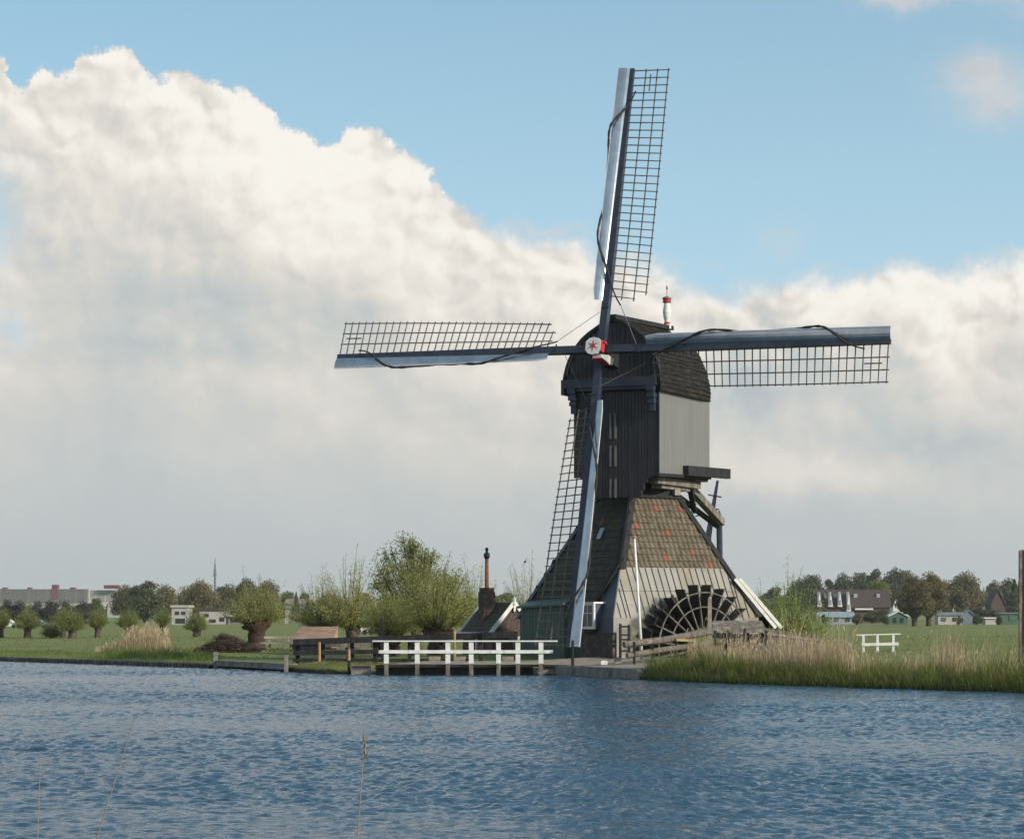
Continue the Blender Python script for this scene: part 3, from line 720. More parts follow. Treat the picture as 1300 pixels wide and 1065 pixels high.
# gable: vertical boards + arch trim + cross board
mb = MB()
def arch(h):
    h = abs(h)
    for (h0, z0), (h1, z1) in zip(prof[1:-1], prof[2:]):
        if h1 <= h <= h0: return z0 + (z1 - z0) * (h0 - h) / (h0 - h1)
    return 13.0
n = 22; w = 4.6 / n
for i in range(n):
    h0 = -2.36 + i * w; hm = h0 + w / 2
    if hm > 2.15: continue
    mb.box(h0 + .008, h0 + w - .008, -3.40 - random.uniform(0, .012), -3.32, 12.9, max(13.0, min(arch(h0), arch(h0 + w)) - .06))
part('gable_boards', mb, M['tar_plank'], cap)
mb = MB(); pts_ = [(h * (1 if h < 0 else .93), z) for h, z in full[1:-1]]
for (h0, z0), (h1, z1) in zip(pts_[:-1], pts_[1:]): mb.beam((h0, -3.45, z0), (h1, -3.45, z1), .14, .13, up=(0, 0, 1) if abs(h1 - h0) > abs(z1 - z0) else (1, 0, 0))
part('gable_trim', mb, M['tar'], cap)
mb = MB(); mb.box(-2.52, 2.14, -3.62, -3.45, 12.84, 13.24); mb.box(-2.3, 2.0, -3.5, -3.22, 12.7, 12.83); mb.box(-2.52, -2.36, -3.62, -2.9, 12.55, 12.84)
part('breast_beam', mb, M['blue_black'], cap)
for hx in (-2.02, 1.86):
    mb = MB(); 
    for (z1, z0, d, w_) in ((12.83, 12.6, .42, .36), (12.6, 12.5, .3, .3), (12.5, 12.3, .36, .34), (12.3, 12.22, .22, .26), (12.22, 12.05, .28, .3), (12.05, 11.7, .16, .24)):
        mb.box(hx - w_ / 2, hx + w_ / 2, -KB - .02 - d, -KB - .02, z0, z1)
    part('corbel', mb, M['blue_black'], cap)
# finial
mb = MB(); mb.lathe([(.2, 16.15), (.2, 16.32), (.1, 16.36), (.1, 16.45), (.17, 16.7), (.2, 16.95), (.16, 17.25), (.12, 17.42), (.16, 17.46), (.16, 17.5)], c=(0, 2.95, 0), n=16)
fi = part('finial', mb, M['white'], cap, smooth=False)
mb = MB(); mb.lathe([(.125, 16.37), (.15, 16.42), (.125, 16.47)], (0, 2.95, 0)); mb.lathe([(.17, 17.38), (.2, 17.42), (.2, 17.5), (.16, 17.54)], (0, 2.95, 0)); mb.tube([(0, 2.95, 17.5), (0, 2.95, 18.05)], .018); mb.lathe([(.01, 18.0), (.05, 18.06), (.04, 18.14), (.01, 18.22)], (0, 2.95, 0), 8)
part('red_bands', mb, M['red'], fi)
mb = MB(); mb.lathe([(.1, 17.52), (.22, 17.56), (.22, 17.62), (.1, 17.68)], (0, 2.95, 0)); part('crown_ring', mb, M['old_wood'], fi)

# tail beams and capstan
def cw(k, h, z): return (h, k, z)
mb = MB(); mb.beam((.9, 2.9, 8.85), (.45, 9.0, 7.15), .34, .34); mb.cur = 1; mb.beam((.15, 2.9, 8.5), (.25, 9.0, 6.95), .2, .2); part('tail_beam', mb, [M['old_wood'], M['tar']], mill, CO + BO, CROT)
for sx in (1, -1): mb = MB(); mb.beam((1.2 * sx, 2.75, 8.85), (.5 * sx, 5.2, 7.55), .24, .24); part('brace', mb, M['tar'], mill, CO + BO, CROT)
# posts given by photo columns at Y ~ 118
def loc_mill(v): return v - MILL
mb = MB(); mb.beam(loc_mill(XZ(899, 682, 118.4)), loc_mill(XZ(911, 610, 118.4)), .3, .3, .12, .12)
for (x0, y0, x1, y1) in ((899, 628, 916, 631), (896, 644, 913, 647)): mb.tube([loc_mill(XZ(x0, y0, 118.3)), loc_mill(XZ(x1, y1, 118.3))], .035)
mb.beam(loc_mill(XZ(899, 682, 118.4)), loc_mill(Vector((XZ(899, 682, 118.4).x - .2, 118.4, .65))), .3, .3)
part('capstan_post', mb, M['blue_black'], mill)
mb = MB(); a = XZ(913, 648, 118.9); b = Vector((a.x + .1, 118.9, .65)); mb.tube([loc_mill(b), loc_mill(a + Vector((0, 0, -.3))), loc_mill(a)], [.16, .16, .02], 8); part('tail_post', mb, M['blue_black'], mill)
mb = MB(); mb.tube([loc_mill(XZ(877, 608, 113)), loc_mill(XZ(884, 632, 117))], .015, 4); part('tail_rope', mb, M['rope'], mill)
mb = MB()
for i, py in enumerate((621, 630, 641, 655)): x0 = 872 + (py - 621) * .32; mb.tube([loc_mill(XZ(x0, py, 116)), loc_mill(XZ(x0 + 6, py - 1, 116))], .03)
part('step_pegs', mb, M['iron'], mill)

# ---------------- sails
AA, TT, PH = R(26), R(12), R(1.45)
u = Vector((math.cos(AA), -math.sin(AA), 0)); v = Vector((math.sin(AA) * math.sin(TT), math.cos(AA) * math.sin(TT), math.cos(TT))); nf = u.cross(v)
HUB = XZ(760, 444, 105.3) ; RL = 13.46
def twist(s): x = (s - 2.6) / (13.4 - 2.6); return R(27 * (1 - x) ** 1.1 + 6 * x) if x < 1 else R(6)
def sp(s, w, off=0):
    """point on the sail surface: w > 0 lattice side (swung back), w < 0 board side"""
    tau = twist(s) if w > 0 else twist(s) * .8 + R(14)
    return Vector((w * math.cos(tau), w * math.sin(tau) + off, s))
spar = MB(); spar.hexa([(-.17, -.17, 0), (.17, -.17, 0), (.17, .17, 0), (-.17, .17, 0), (-.16, -.15, 4.5), (.16, -.15, 4.5), (.16, .15, 4.5), (-.16, .15, 4.5)])
spar.hexa([(-.16, -.15, 4.5), (.16, -.15, 4.5), (.16, .15, 4.5), (-.16, .15, 4.5), (-.10, -.07, RL), (.10, -.07, RL), (.10, .07, RL), (-.10, .07, RL)])
spar.box(-.06, .24, -.2, -.16, 2.0, 2.06)
lat = MB(); NBAR = 31; s0, s1 = 2.62, 13.36; RW = (.64, 1.18, 1.70)
bars = [s0 + (s1 - s0) * i / (NBAR - 1) for i in range(NBAR)]
for i, s in enumerate(bars):
    wmax = RW[1] + .08 if i == 0 else RW[2] + .08
    lat.beam(sp(s, -.12 if False else .02), sp(s, wmax), .05, .045, .04, .035, up=(0, 0, 1))
for j, rw in enumerate(RW):
    st = 1 if j == 2 else 0
    for i in range(st, NBAR - 1):
        e0 = bars[i] - (.12 if i == st else 0); e1 = bars[i + 1] + (.08 if i == NBAR - 2 else 0)
        lat.beam(sp(e0, rw, .03), sp(e1, rw, .03), .045, .045)
lat.beam(sp(12.35, .91, -.03), sp(13.15, .91, -.03), .05, .04)
brd = MB(); segs = 11; bs0, bs1 = 2.35, RL
cross = [(-.11, .02), (-.22, -.01), (-.34, -.015), (-.46, 0), (-.58, .03), (-.66, .075)]
def bp_(s, w, o):
    c_ = min(1, .75 + (s - bs0) / .6) if s < bs0 + .2 else 1
    return sp(s, w if w > -.3 else -.3 + (w + .3) * c_, o)
NS = 22
for i in range(NS):
    sA = bs0 + (bs1 - bs0) * i / NS; sB = bs0 + (bs1 - bs0) * (i + 1) / NS - (.006 if i % 2 else 0)
    jt = [random.uniform(-.008, .008) for _ in cross]
    for k in range(len(cross) - 1):
        (w0, o0), (w1, o1) = cross[k], cross[k + 1]
        brd.face([bp_(sA, w0, o0 - .06), bp_(sA, w1, o1 - .06), bp_(sB, w1, o1 - .06), bp_(sB, w0, o0 - .06)])
        brd.face([bp_(sA, w0, o0 - .035), bp_(sB, w0, o0 - .035), bp_(sB, w1, o1 - .035), bp_(sA, w1, o1 - .035)])
    w1, o1 = cross[-1]
edge = MB(); w1, o1 = cross[-1]
for i in range(NS): sA = bs0 + (bs1 - bs0) * i / NS; sB = bs0 + (bs1 - bs0) * (i + 1) / NS; edge.beam(bp_(sA, w1, o1 - .047), bp_(sB, w1, o1 - .047), .03, .045)
cl = MB()
path = [(12.35, .28, -.05), (12.1, .24, -.12), (11.8, .16, -.18), (11.4, -.05, -.24), (11.0, -.4, -.2), (10.6, -.66, -.16), (10.2, -.76, .0), (9.6, -.72, .08), (8, -.62, .1), (6.6, -.66, .08), (5.7, -.76, .0), (5.1, -.66, -.17), (4.4, -.35, -.22), (3.8, -.05, -.26), (3.2, .16, -.22), (2.6, .4, -.1), (2.25, .62, .05)]
pp = [sp(s, w, o) for s, w, o in path]
fine = []
for i in range(len(pp) - 1):
    for q in range(4): fine.append(pp[i].lerp(pp[i + 1], q / 4))
fine.append(pp[-1])
for _ in range(2): fine = [fine[0]] + [(fine[i - 1] + fine[i] * 2 + fine[i + 1]) / 4 for i in range(1, len(fine) - 1)] + [fine[-1]]
cl.tube(fine, [.035 if (i < 12 or i > len(fine) - 10) else .055 + .012 * math.sin(i * 1.7) for i in range(len(fine))], 6)
rp_ = MB()
# rope from the inner end of the cloth towards the next stock, near the hub (anticlockwise neighbour seen from front)
rp_.tube([sp(2.3, .6, .05), Vector((1.4, -.02, .9)), Vector((1.35 + .6, .0, .14))] if False else [sp(2.3, .6, .05), Vector((1.75, .0, .16))], .016, 4)
meshes = dict(sail=spar.mesh('sail', M['blue_black']), lattice=lat.mesh('lattice', M['lath']), lattice_pale=lat.mesh('lattice', M['lath_pale']), wind_board=brd.mesh('wind_board', M['sheet_metal'], True), edge=edge.mesh('board_edge', M['white']),
              cloth=cl.mesh('rolled_sailcloth', M['cloth_roll'], True), rope=rp_.mesh('sail_rope', M['rope']))
names = ['upright sail', 'right sail', 'lower sail', 'left sail']
for k in range(4):
    ang = PH + R(90) * k
    es = v * math.cos(ang) + u * math.sin(ang); ew = u * math.cos(ang) - v * math.sin(ang); ey = es.cross(ew)
    rot = Matrix((ew, ey, es)).transposed().to_4x4()
    off = nf * (0.0 if k % 2 else -.28)
    mat = Matrix.Translation(HUB + off - MILL) @ rot
    so_ = link('sail', meshes['sail'], mill); so_.matrix_basis = mat
    link('lattice', meshes['lattice'], so_); link('wind_board', meshes['wind_board'], so_)
    link('board_edge', meshes['edge'], so_); link('rolled_sailcloth', meshes['cloth'], so_); link('sail_rope', meshes['rope'], so_)
# hub
ang = PH; es = v * math.cos(ang) + u * math.sin(ang); ew = u * math.cos(ang) - v * math.sin(ang); ey = es.cross(ew)
hubm = Matrix.Translation(HUB - MILL) @ Matrix((ew, ey, es)).transposed().to_4x4()
mb = MB()
hexp = [(-.36, -.2), (-.22, -.36), (0, -.41), (.22, -.36), (.36, -.2), (.36, .2), (.22, .34), (0, .39), (-.22, .34), (-.36, .2)]
mb.prism([(x, -.62, z) for x, z in hexp], (0, .12, 0)); hb = part('hub', mb, M['white'], mill); hb.matrix_basis = hubm
mb = MB(); mb.box(-.40, -.36, -.60, -.35, -.24, .24); part('hub_flange', mb, M['red'], hb)
mb = MB(); mb.box(.36, .40, -.60, -.25, -.24, .24); mb.box(.42, .47, -.5, -.2, .17, .24); part('hub_flange', mb, M['red'], hb)
mb = MB()
for i in range(3):
    a = R(60 * i); d = Vector((math.sin(a), 0, math.cos(a)))
    q = Vector((d.z, 0, -d.x)); c = Vector((0, -.635, 0))
    mb.prism([c - d * .27, c - q * .045, c + d * .27, c + q * .045], (0, .012, 0)); mb.v[-8:] = mb.v[-8:]
mb.prism([(math.sin(R(45 * i)) * .09, -.645, math.cos(R(45 * i)) * .09) for i in range(8)], (0, .02, 0))
part('star', mb, M['red'], hb)
mb = MB(); mb.box(-.05, .36, -.45, .6, -.52, -.36); mb.prism([(.36, -.45, -.36), (.66, -.3, -.36), (.62, -.3, -.66), (.36, -.45, -.48)], (0, .6, 0)); part('shaft_block', mb, M['white_weather'], hb)
mb = MB(); mb.box(-.05, .36, -.46, .55, -.56, -.52); part('block_edge', mb, M['red'], hb)
mb = MB(); mb.box(-.3, .3, -.5, 1.9, -.35, .35); part('windshaft', mb, M['tar'], hb)

# ------------------------------------------------------------------ things around the mill
# flagpole
fb = XZ(815.5, 838, 100); ft = XZ(805.5, 684, 100); fb.z = gz(fb.x, fb.y) - .05
fp_ = thing('flagpole', 'slim white leaning flagpole in front of the tiled mill base', 'flagpole', fb)
mb = MB(); mb.tube([(0, 0, -.2), (ft - fb) * .5, (ft - fb)], [.075, .06, .045], 10); part('pole', mb, M['white'], fp_, smooth=True)
mb = MB(); e = ft - fb; mb.lathe([(.02, 0), (.09, .03), (.09, .09), (.03, .13)], e, 10); part('knob', mb, M['tan_wood'], fp_)

# black ladder rack at the corner
lb = XZ(793, 834, 103.6); lb.z = .62
l = thing('wooden_rack', 'black upright wooden rack with cross bars at the corner of the mill', 'rack', lb, R(15))
for dx in (-.2, .2): mb = MB(); mb.box(dx - .05, dx + .05, -.05, .05, 0, 1.55 if dx < 0 else 1.5); part('post', mb, M['tar'], l)
for z in (.35, .85, 1.05, 1.42): mb = MB(); mb.box(-.15, .15, -.03, .03, z - .04, z + .04); part('rung', mb, M['tar'], l)

# quay
Q = MB(); zq = .40
bp1, bp2, bp3, bp4 = (-5.9, 101.35), (1.35, 101.0), (2.9, 98.3), (4.95, 93.35)
def wall_seg(mb, a, b, z0, z1, th):
    d = Vector((b[0] - a[0], b[1] - a[1])).normalized(); n_ = Vector((-d.y, d.x)) * th
    mb.hexa([(a[0], a[1], z0), (b[0], b[1], z0), (b[0] + n_.x, b[1] + n_.y, z0), (a[0] + n_.x, a[1] + n_.y, z0), (a[0], a[1], z1), (b[0], b[1], z1), (b[0] + n_.x, b[1] + n_.y, z1), (a[0] + n_.x, a[1] + n_.y, z1)])
qr = thing('quay', 'low concrete quay edge in front of the mill', 'quay', (1.35, 101.0, 0))
def rel(o, p): return tuple(Vector(p) - o.location)
mb = MB(); wall_seg(mb, bp2, bp3, -.6, zq, .5); wall_seg(mb, bp3, bp4, -.6, zq + .02, .5); mb.v = [rel(qr, p) for p in mb.v]; part('quay_wall', mb, M['concrete'], qr)
mb = MB(); wall_seg(mb, (-5.9, 101.9), (1.4, 101.55), -.6, .3, .3); mb.v = [rel(qr, p) for p in mb.v]; part('timber_facing', mb, M['mud'], qr)
mb = MB(); g_ = []
for i in range(12):
    a_ = Vector((-5.6, 102.0)).lerp(Vector((1.33, 101.3)), i / 5) if i < 6 else Vector((1.33, 101.3)).lerp(Vector((5.3, 93.9)), (i - 5) / 6)
    w_ = 2.0 if i < 4 else 5.2
    g_.append([(a_.x + .25 + .765 * d_, a_.y + .2 + .645 * d_, .415 + .055 * d_ + .01) for d_ in (0, w_ * .33, w_ * .66, w_)])
for i in range(11):
    for j in range(3): mb.face([g_[i][j], g_[i + 1][j], g_[i + 1][j + 1], g_[i][j + 1]])
o = part('paving', mb, M['gravel'], None); o['kind'] = 'structure'
for (px, Y, w_, h_, mt, lb_) in ((767, 98.6, .28, .17, 'white', 'small white stone block on the gravel by the mill'), (784.5, 99.4, .3, .3, 'pale_wood', 'short pale wooden block beside the gravel at the mill corner')):
    p = Vector((X_(px, Y), Y, .48)); mb = MB(); mb.box(-w_ / 2, w_ / 2, -.15, .15, 0, h_ * .9); mb.box(-w_ / 2 + .03, w_ / 2 - .03, -.12, .12, h_ * .9, h_)
    o = part('block', mb, M[mt], None, p); tag(o, lb_, 'block')
# dark mooring post
p = Vector((X_(727, 99.3), 99.3, -.3)); mb = MB(); mb.tube([(0, 0, 0), (0, 0, 1.75), (0, 0, 1.8)], [.07, .065, .04], 8); o = part('bollard_post', mb, M['iron'], None, p); tag(o, 'thin black post at the quay edge beside the lower sail tip', 'post')
# white jetty railing
YR = 100.0
jr = thing('railing', 'long white wooden railing with seven posts along the water', 'railing', (X_(590, YR), YR, 0))
for px in (491, 530, 569, 598, 633, 658, 687):
    x = X_(px, YR) - jr.location.x + random.uniform(-.02, .02)
    mb = MB(); mb.box(x - .1, x + .1, -.09, .09, .5, 1.42); po = part('post', mb, M['white'], jr)
    mb = MB(); mb.box(x - .085, x + .085, -.08, .08, -.5, .5); part('pile', mb, M['old_wood'], po)
mb = MB(); mb.box(X_(473, YR) - jr.location.x, X_(708, YR) - jr.location.x, -.13, .13, 1.42, 1.475); part('top_rail', mb, M['white'], jr)
mb = MB(); mb.box(X_(481, YR) - jr.location.x, X_(702, YR) - jr.location.x, -.135, -.092, .93, 1.07); part('mid_rail', mb, M['white'], jr)
# planks of the jetty behind
jd = thing('jetty', 'dark timber jetty deck behind the white railing', 'jetty', (X_(590, 101), 100.9, 0))
mb = MB()
x0, x1 = X_(478, 101) - jd.location.x, X_(742, 101) - jd.location.x
for i in range(3): mb.box(x0, x1 - i * .15, -.75 + i * .26, -.75 + i * .26 + .24, .36, .43)
part('deck', mb, M['tar'], jd)
mb = MB(); mb.box(x0, x1 - 2.2, -.3, -.1, -.5, .34); part('back_board', mb, M['mud'], jd)
mb = MB(); mb.box(x1 - 2.2, x1, -.6, -.4, .05, .3); part('apron', mb, M['concrete'], jd)
for px in (552, 584, 645):
    p = Vector((X_(px, 104), 104, gz(0, 104) - .02)); mb = MB(); mb.box(-.2, .2, -.15, .15, .0, .18); mb.box(-.25, .25, -.17, .17, .18, .34)
    o = part('mooring_block', mb, M['pale_wood'], None, p)
    tag(o, {552: 'small pale block behind the railing, nearest the black fence', 584: 'small pale block behind the middle of the white railing', 645: 'small pale block behind the railing near the brick hut'}[px], 'block', 'pale blocks behind the white railing')

# black fence
fc_ = thing('fence', 'long low black timber fence behind the white railing', 'fence', (X_(480, 107), 107, .4))
FL = fc_.location.copy()
def fpt(px, py, Y): return XZ(px, py, Y) - FL
mb = MB(); mb.beam(fpt(372, 815, 106.5), fpt(657, 805, 106.5), .16, .27); part('top_rail', mb, M['tar'], fc_)
mb = MB(); mb.beam(fpt(372, 829, 106.6), fpt(480, 827, 106.6), .1, .2); part('mid_rail', mb, M['tar'], fc_)
mb = MB(); mb.beam(fpt(372, 838, 106.6), fpt(600, 838, 106.6), .1, .16); part('low_rail', mb, M['tar'], fc_)
for px in (378, 410, 447, 476, 520, 560, 610, 654):
    a = fpt(px, 812 - (px - 372) * .035, 106.8); b = Vector((a.x, a.y, -.3)); mb = MB(); mb.beam(b, a, .18, .18); part('post', mb, M['tar'], fc_)
mb = MB(); mb.beam(fpt(484, 784, 112), fpt(485.5, 845, 112), .13, .13); mb.v = [tuple(Vector(q) + FL - XZ(485, 840, 112)) for q in mb.v]
o = part('old_post', mb, M['tar'], None, XZ(485, 840, 112)); tag(o, 'tall dark post standing behind the black fence near the willows', 'post')
for (px, y0, y1, Y, mt, lb_) in ((405.5, 815, 842, 105.6, 'tan_wood', 'pale tan wooden stake in front of the left end of the black fence'), (443, 838, 858, 101.8, 'tar', 'dark mooring pole with a pale top standing in the water beside a crate'), (577, 800, 838, 105, 'tan_wood', 'thin tan stake behind the white railing')):
    a = XZ(px, y0, Y); b = XZ(px, y1, Y); mb = MB(); mb.tube([(0, 0, -.3), a - b], [.07, .06], 8)
    if px == 443: mb.cur = 1; mb.tube([a - b, XZ(px, 825, Y) - b], [.07, .06], 8)
    o = part('stake', mb, [M[mt], M['tan_wood']], None, b); tag(o, lb_, 'post')
# crate at waterline
a = XZ(443, 858, 101.3); mb = MB(); wd = (469 - 444) / F * 101.3
for i in range(4): mb.box(.1, wd + .1, -.25 + i * .12, -.15 + i * .12, -.2, .34)
mb.box(.08, wd + .12, -.3, .25, .345, .38)
o = part('crate', mb, M['pale_wood'], None, (a.x, 101.5, 0)); tag(o, 'pale wooden crate at the waterline beside the dark mooring pole', 'crate')

# landing stage on the left
la = bank_at(281); lb2 = bank_at(371)
ls = thing('landing_stage', 'grey board landing stage with two end posts in front of the picnic lawn', 'landing stage', (la.x, la.y, 0))
def lrel(p): return Vector(p) - ls.location
sh_ = Vector((-.25, -.2, 0)); A3 = Vector((la.x, la.y, 0)) + sh_; B3 = Vector((lb2.x, lb2.y, 0)) + sh_
mb = MB(); mb.beam(lrel(A3 + Vector((0, 0, .25))), lrel(B3 + Vector((0, 0, .25))), .06, .26); part('face_board', mb, M['concrete'], ls)
mb = MB(); mb.beam(lrel(A3 + Vector((.2, .2, .36))), lrel(B3 + Vector((.2, .2, .36))), .6, .05); part('deck', mb, M['old_wood'], ls)
for q in (A3, B3):
    mb = MB(); mb.beam(lrel(q + Vector((0, 0, -.4))), lrel(q + Vector((0, 0, .78))), .17, .17); part('post', mb, M['concrete'], ls)
# revetment
rv = thing('revetment', 'long low dark timber revetment along the left bank', 'revetment', (-28.6, 132, 0))
mb = MB(); cap_ = MB(); a = Vector((-45, 151.4, 0)); b = Vector((la.x - .3, la.y - .15, 0)); L = (b - a).length; d = (b - a).normalized(); nn = Vector((-.765, -.645, 0)) * .12
n = int(L / .3)
for i in range(n):
    q = a + d * (i * .3) + nn - rv.location; hgt = .17 + random.uniform(-.02, .03)
    mb.beam(q + Vector((0, 0, -.3)), q + Vector((0, 0, hgt)), .11, .1)
part('piles', mb, M['old_wood'], rv)
cap_.beam(a + nn * .0 + Vector((0, 0, .21)) - rv.location, b + Vector((0, 0, .21)) - rv.location, .28, .06); part('cap_plank', cap_, M['old_wood'], rv)
mb = MB(); mb.beam(a - nn * .3 + Vector((0, 0, 0)) - rv.location, b - nn * .3 - rv.location, .06, .3); part('back_boards', mb, M['tar'], rv)

# picnic table
pb = XZ(356, 829, 137); pb.z = gz(pb.x, pb.y) + .12
pt = thing('picnic_table', 'wooden picnic table with attached benches on the lawn', 'picnic table', pb, R(5))
pt.scale = (1.0, 1.0, 1.0)
for i in range(4): pass
mb = MB()
for i in range(4): mb.box(-.95, .95, -.36 + i * .18, -.36 + i * .18 + .165, .68, .80)
part('tabletop', mb, M['table_wood'], pt)
for s in (-1, 1):
    mb = MB(); mb.box(-1.15, .95, s * .72 - .13, s * .72 + .13, .37, .47); part('bench', mb, M['table_wood'], pt)
for x in (-.62, .62):
    for s in (-1, 1): mb = MB(); mb.beam((x, s * .62, 0), (x, s * .22, .72), .1, .14); part('leg', mb, M['tan_wood'], pt)
    mb = MB(); mb.beam((x + .05, -.8, .38), (x + .05, .8, .38), .05, .1); part('crossbar', mb, M['tan_wood'], pt)

# low shed behind the fence
sb = XZ(400, 832, 146); sb.z = .3
sd = thing('shed', 'low shed with a pinkish plank roof behind the black fence', 'shed', sb, R(-8)); sd.scale = (1.0, 1.0, 1.0)
mb = MB(); mb.box(-1.4, 1.15, -.8, 1.0, -.1, .52); part('wall', mb, M['tar'], sd)
mb = MB()
for i in range(3):
    y0, z0 = -1.0 + i * .62, .54 + i * .31
    mb.hexa([(-1.6 + .22 * i, y0, z0), (1.25, y0, z0), (1.3, y0 + .62, z0 + .30), (-1.4 + .22 * i, y0 + .62, z0 + .30), (-1.6 + .22 * i, y0, z0 + .05), (1.25, y0, z0 + .05), (1.3, y0 + .62, z0 + .35), (-1.4 + .22 * i, y0 + .62, z0 + .35)])
part('roof', mb, M['pink_wood'], sd)
mb = MB(); mb.prism([(1.18, -.8, .2), (1.18, .9, .2), (1.18, .9, 1.4), (1.18, -.8, .55)], (.06, 0, 0)); part('side_boards', mb, M['tan_wood'], sd)
# garden table / clutter behind black fence
for (px, py, Y, w_, lb_) in ((428, 842, 112, .7, 'weathered garden bench behind the black fence, nearest the low shed'), (455, 840, 113, .8, 'weathered garden bench with a tan seat behind the black fence')):
    p = XZ(px, py, Y); p.z = gz(p.x, p.y); g = thing('garden_bench', lb_, 'bench', p, R(10), 'garden benches behind the black fence')
    mb = MB(); mb.box(-w_, w_, -.2, .2, .43, .48); part('seat', mb, M['tan_wood' if px > 440 else 'old_wood'], g)
    mb = MB(); mb.box(-w_, w_, .17, .22, .6, .85); part('backrest', mb, M['old_wood'], g)
    for x in (-w_ + .1, w_ - .1):
        for y in (-.15, .18): mb = MB(); mb.box(x - .04, x + .04, y - .04, y + .04, -.05, .43 if y < 0 else .85); part('leg', mb, M['old_wood'], g)

# brick hut
hp = Vector((X_(640, 118), 118.2, .35))
hut = thing('brick_hut', 'small brick hut with white gable boards and a tall chimney pot', 'hut', hp, R(31))
# local: gable wall at y = -W.. facing -y ; length along +y (to the left) ; width along x
# peak at px 652, y 762 -> place
pk = XZ(652, 767, 117.6) ; gx = hp
c_, s_ = math.cos(R(31)), math.sin(R(31))
def hl(p): d = Vector(p) - hp; return Vector((d.x * c_ + d.y * s_, -d.x * s_ + d.y * c_, d.z))
pkl = hl(pk); X0 = pkl.x; Y0 = pkl.y; HW = 1.2; LG = 3.0; ez = Z_(802, 117.4) - hp.z; pz = pkl.z
mb = MB(); mb.prism([(X0 - HW, Y0, -.3), (X0 + HW, Y0, -.3), (X0 + HW, Y0, ez), (X0, Y0, pz - .1), (X0 - HW, Y0, ez)], (0, LG, 0)); part('wall', mb, M['brick'], hut)
for s in (-1, 1):
    mb = MB(); nr = 9
    for i in range(nr):
        u0 = i / nr; u1 = (i + 1) / nr + .02
        a0 = (X0 + s * (HW + .12) * (1 - u0), ez - .1 + (pz - ez + .1) * u0); a1 = (X0 + s * (HW + .12) * (1 - u1), ez - .1 + (pz - ez + .1) * u1)
        mb.hexa([(a0[0], Y0 + .05, a0[1] + .05), (a1[0], Y0 + .05, a1[1] + .01), (a1[0], Y0 + LG, a1[1] + .01), (a0[0], Y0 + LG, a0[1] + .05), (a0[0], Y0 + .05, a0[1] + .1), (a1[0], Y0 + .05, a1[1] + .05), (a1[0], Y0 + LG, a1[1] + .05), (a0[0], Y0 + LG, a0[1] + .1)])
    part('roof', mb, M['tile_dark'], hut)
    mb = MB(); mb.beam((X0 + s * (HW + .2), Y0 - .06, ez - .1), (X0, Y0 - .06, pz + .1), .06, .2, up=(0, 0, 1)); part('gable_board', mb, M['white'], hut)
mb = MB(); mb.beam((X0 - HW - .2, Y0 + LG + .05, ez - .1), (X0, Y0 + LG + .05, pz + .1), .06, .14); part('gable_board', mb, M['white'], hut)
mb = MB(); mb.box(X0 - HW - .24, X0 - HW - .12, Y0, Y0 + LG, ez - .12, ez - .02); part('gutter', mb, M['white'], hut)
mb = MB(); mb.tube([(X0, Y0 - .08, pz), (X0, Y0 - .08, pz + .22), (X0, Y0 - .08, pz + .42)], [.1, .07, .01], 8); mb.box(X0 - .05, X0 + .05, Y0 - .12, Y0 - .07, pz - .35, pz); part('finial', mb, M['white'], hut)
chl = hl(XZ(618, 775, 118.8)); cx, cy = chl.x, chl.y
cz0 = Z_(780, 118.8) - hp.z; cz1 = Z_(746, 118.8) - hp.z
mb = MB(); mb.box(cx - .33, cx + .33, cy - .28, cy + .28, cz0 - .7, cz1 - .22); mb.box(cx - .29, cx + .29, cy - .25, cy + .25, cz1 - .22, cz1)
ch = part('chimney', mb, M['brick'], hut)
pz0, pz1 = cz1, Z_(708, 118.8) - hp.z
mb = MB(); mb.tube([(cx, cy, pz0), (cx, cy, pz1)], [.11, .09], 10); part('chimney_pot', mb, M['ochre_pipe'], ch)
mb = MB(); mb.lathe([(.1, 0), (.16, .1), (.15, .28), (.06, .32), (.07, .42), (.1, .48), (.03, .58)], (cx, cy, pz1 - .05), 10); part('cowl', mb, M['iron'], ch)
# openings of the hut (left long wall faces -x)
wx = X0 - HW - .02
mb = MB(); mb.box(wx - .05, wx, Y0 + .9, Y0 + 1.5, .35, 1.15); hw_ = part('window', mb, M['green_light'], hut)
mb = MB()
for a in ((Y0 + .86, Y0 + .94, .3, 1.2), (Y0 + 1.46, Y0 + 1.54, .3, 1.2), (Y0 + .94, Y0 + 1.46, .3, .37), (Y0 + .94, Y0 + 1.46, 1.13, 1.2)): mb.box(wx - .08, wx - .02, a[0], a[1], a[2], a[3])
part('frame', mb, M['white'], hw_)
mb = MB(); mb.box(X0 + .25, X0 + .75, Y0 - .05, Y0 - .01, .2, 1.05); hw2 = part('window', mb, M['green_light'], hut)
mb = MB()
for a in ((X0 + .2, X0 + .28, .15, 1.12), (X0 + .72, X0 + .8, .15, 1.12), (X0 + .28, X0 + .72, 1.04, 1.12)): mb.box(a[0], a[1], Y0 - .08, Y0 - .02, a[2], a[3])
part('frame', mb, M['white'], hw2)

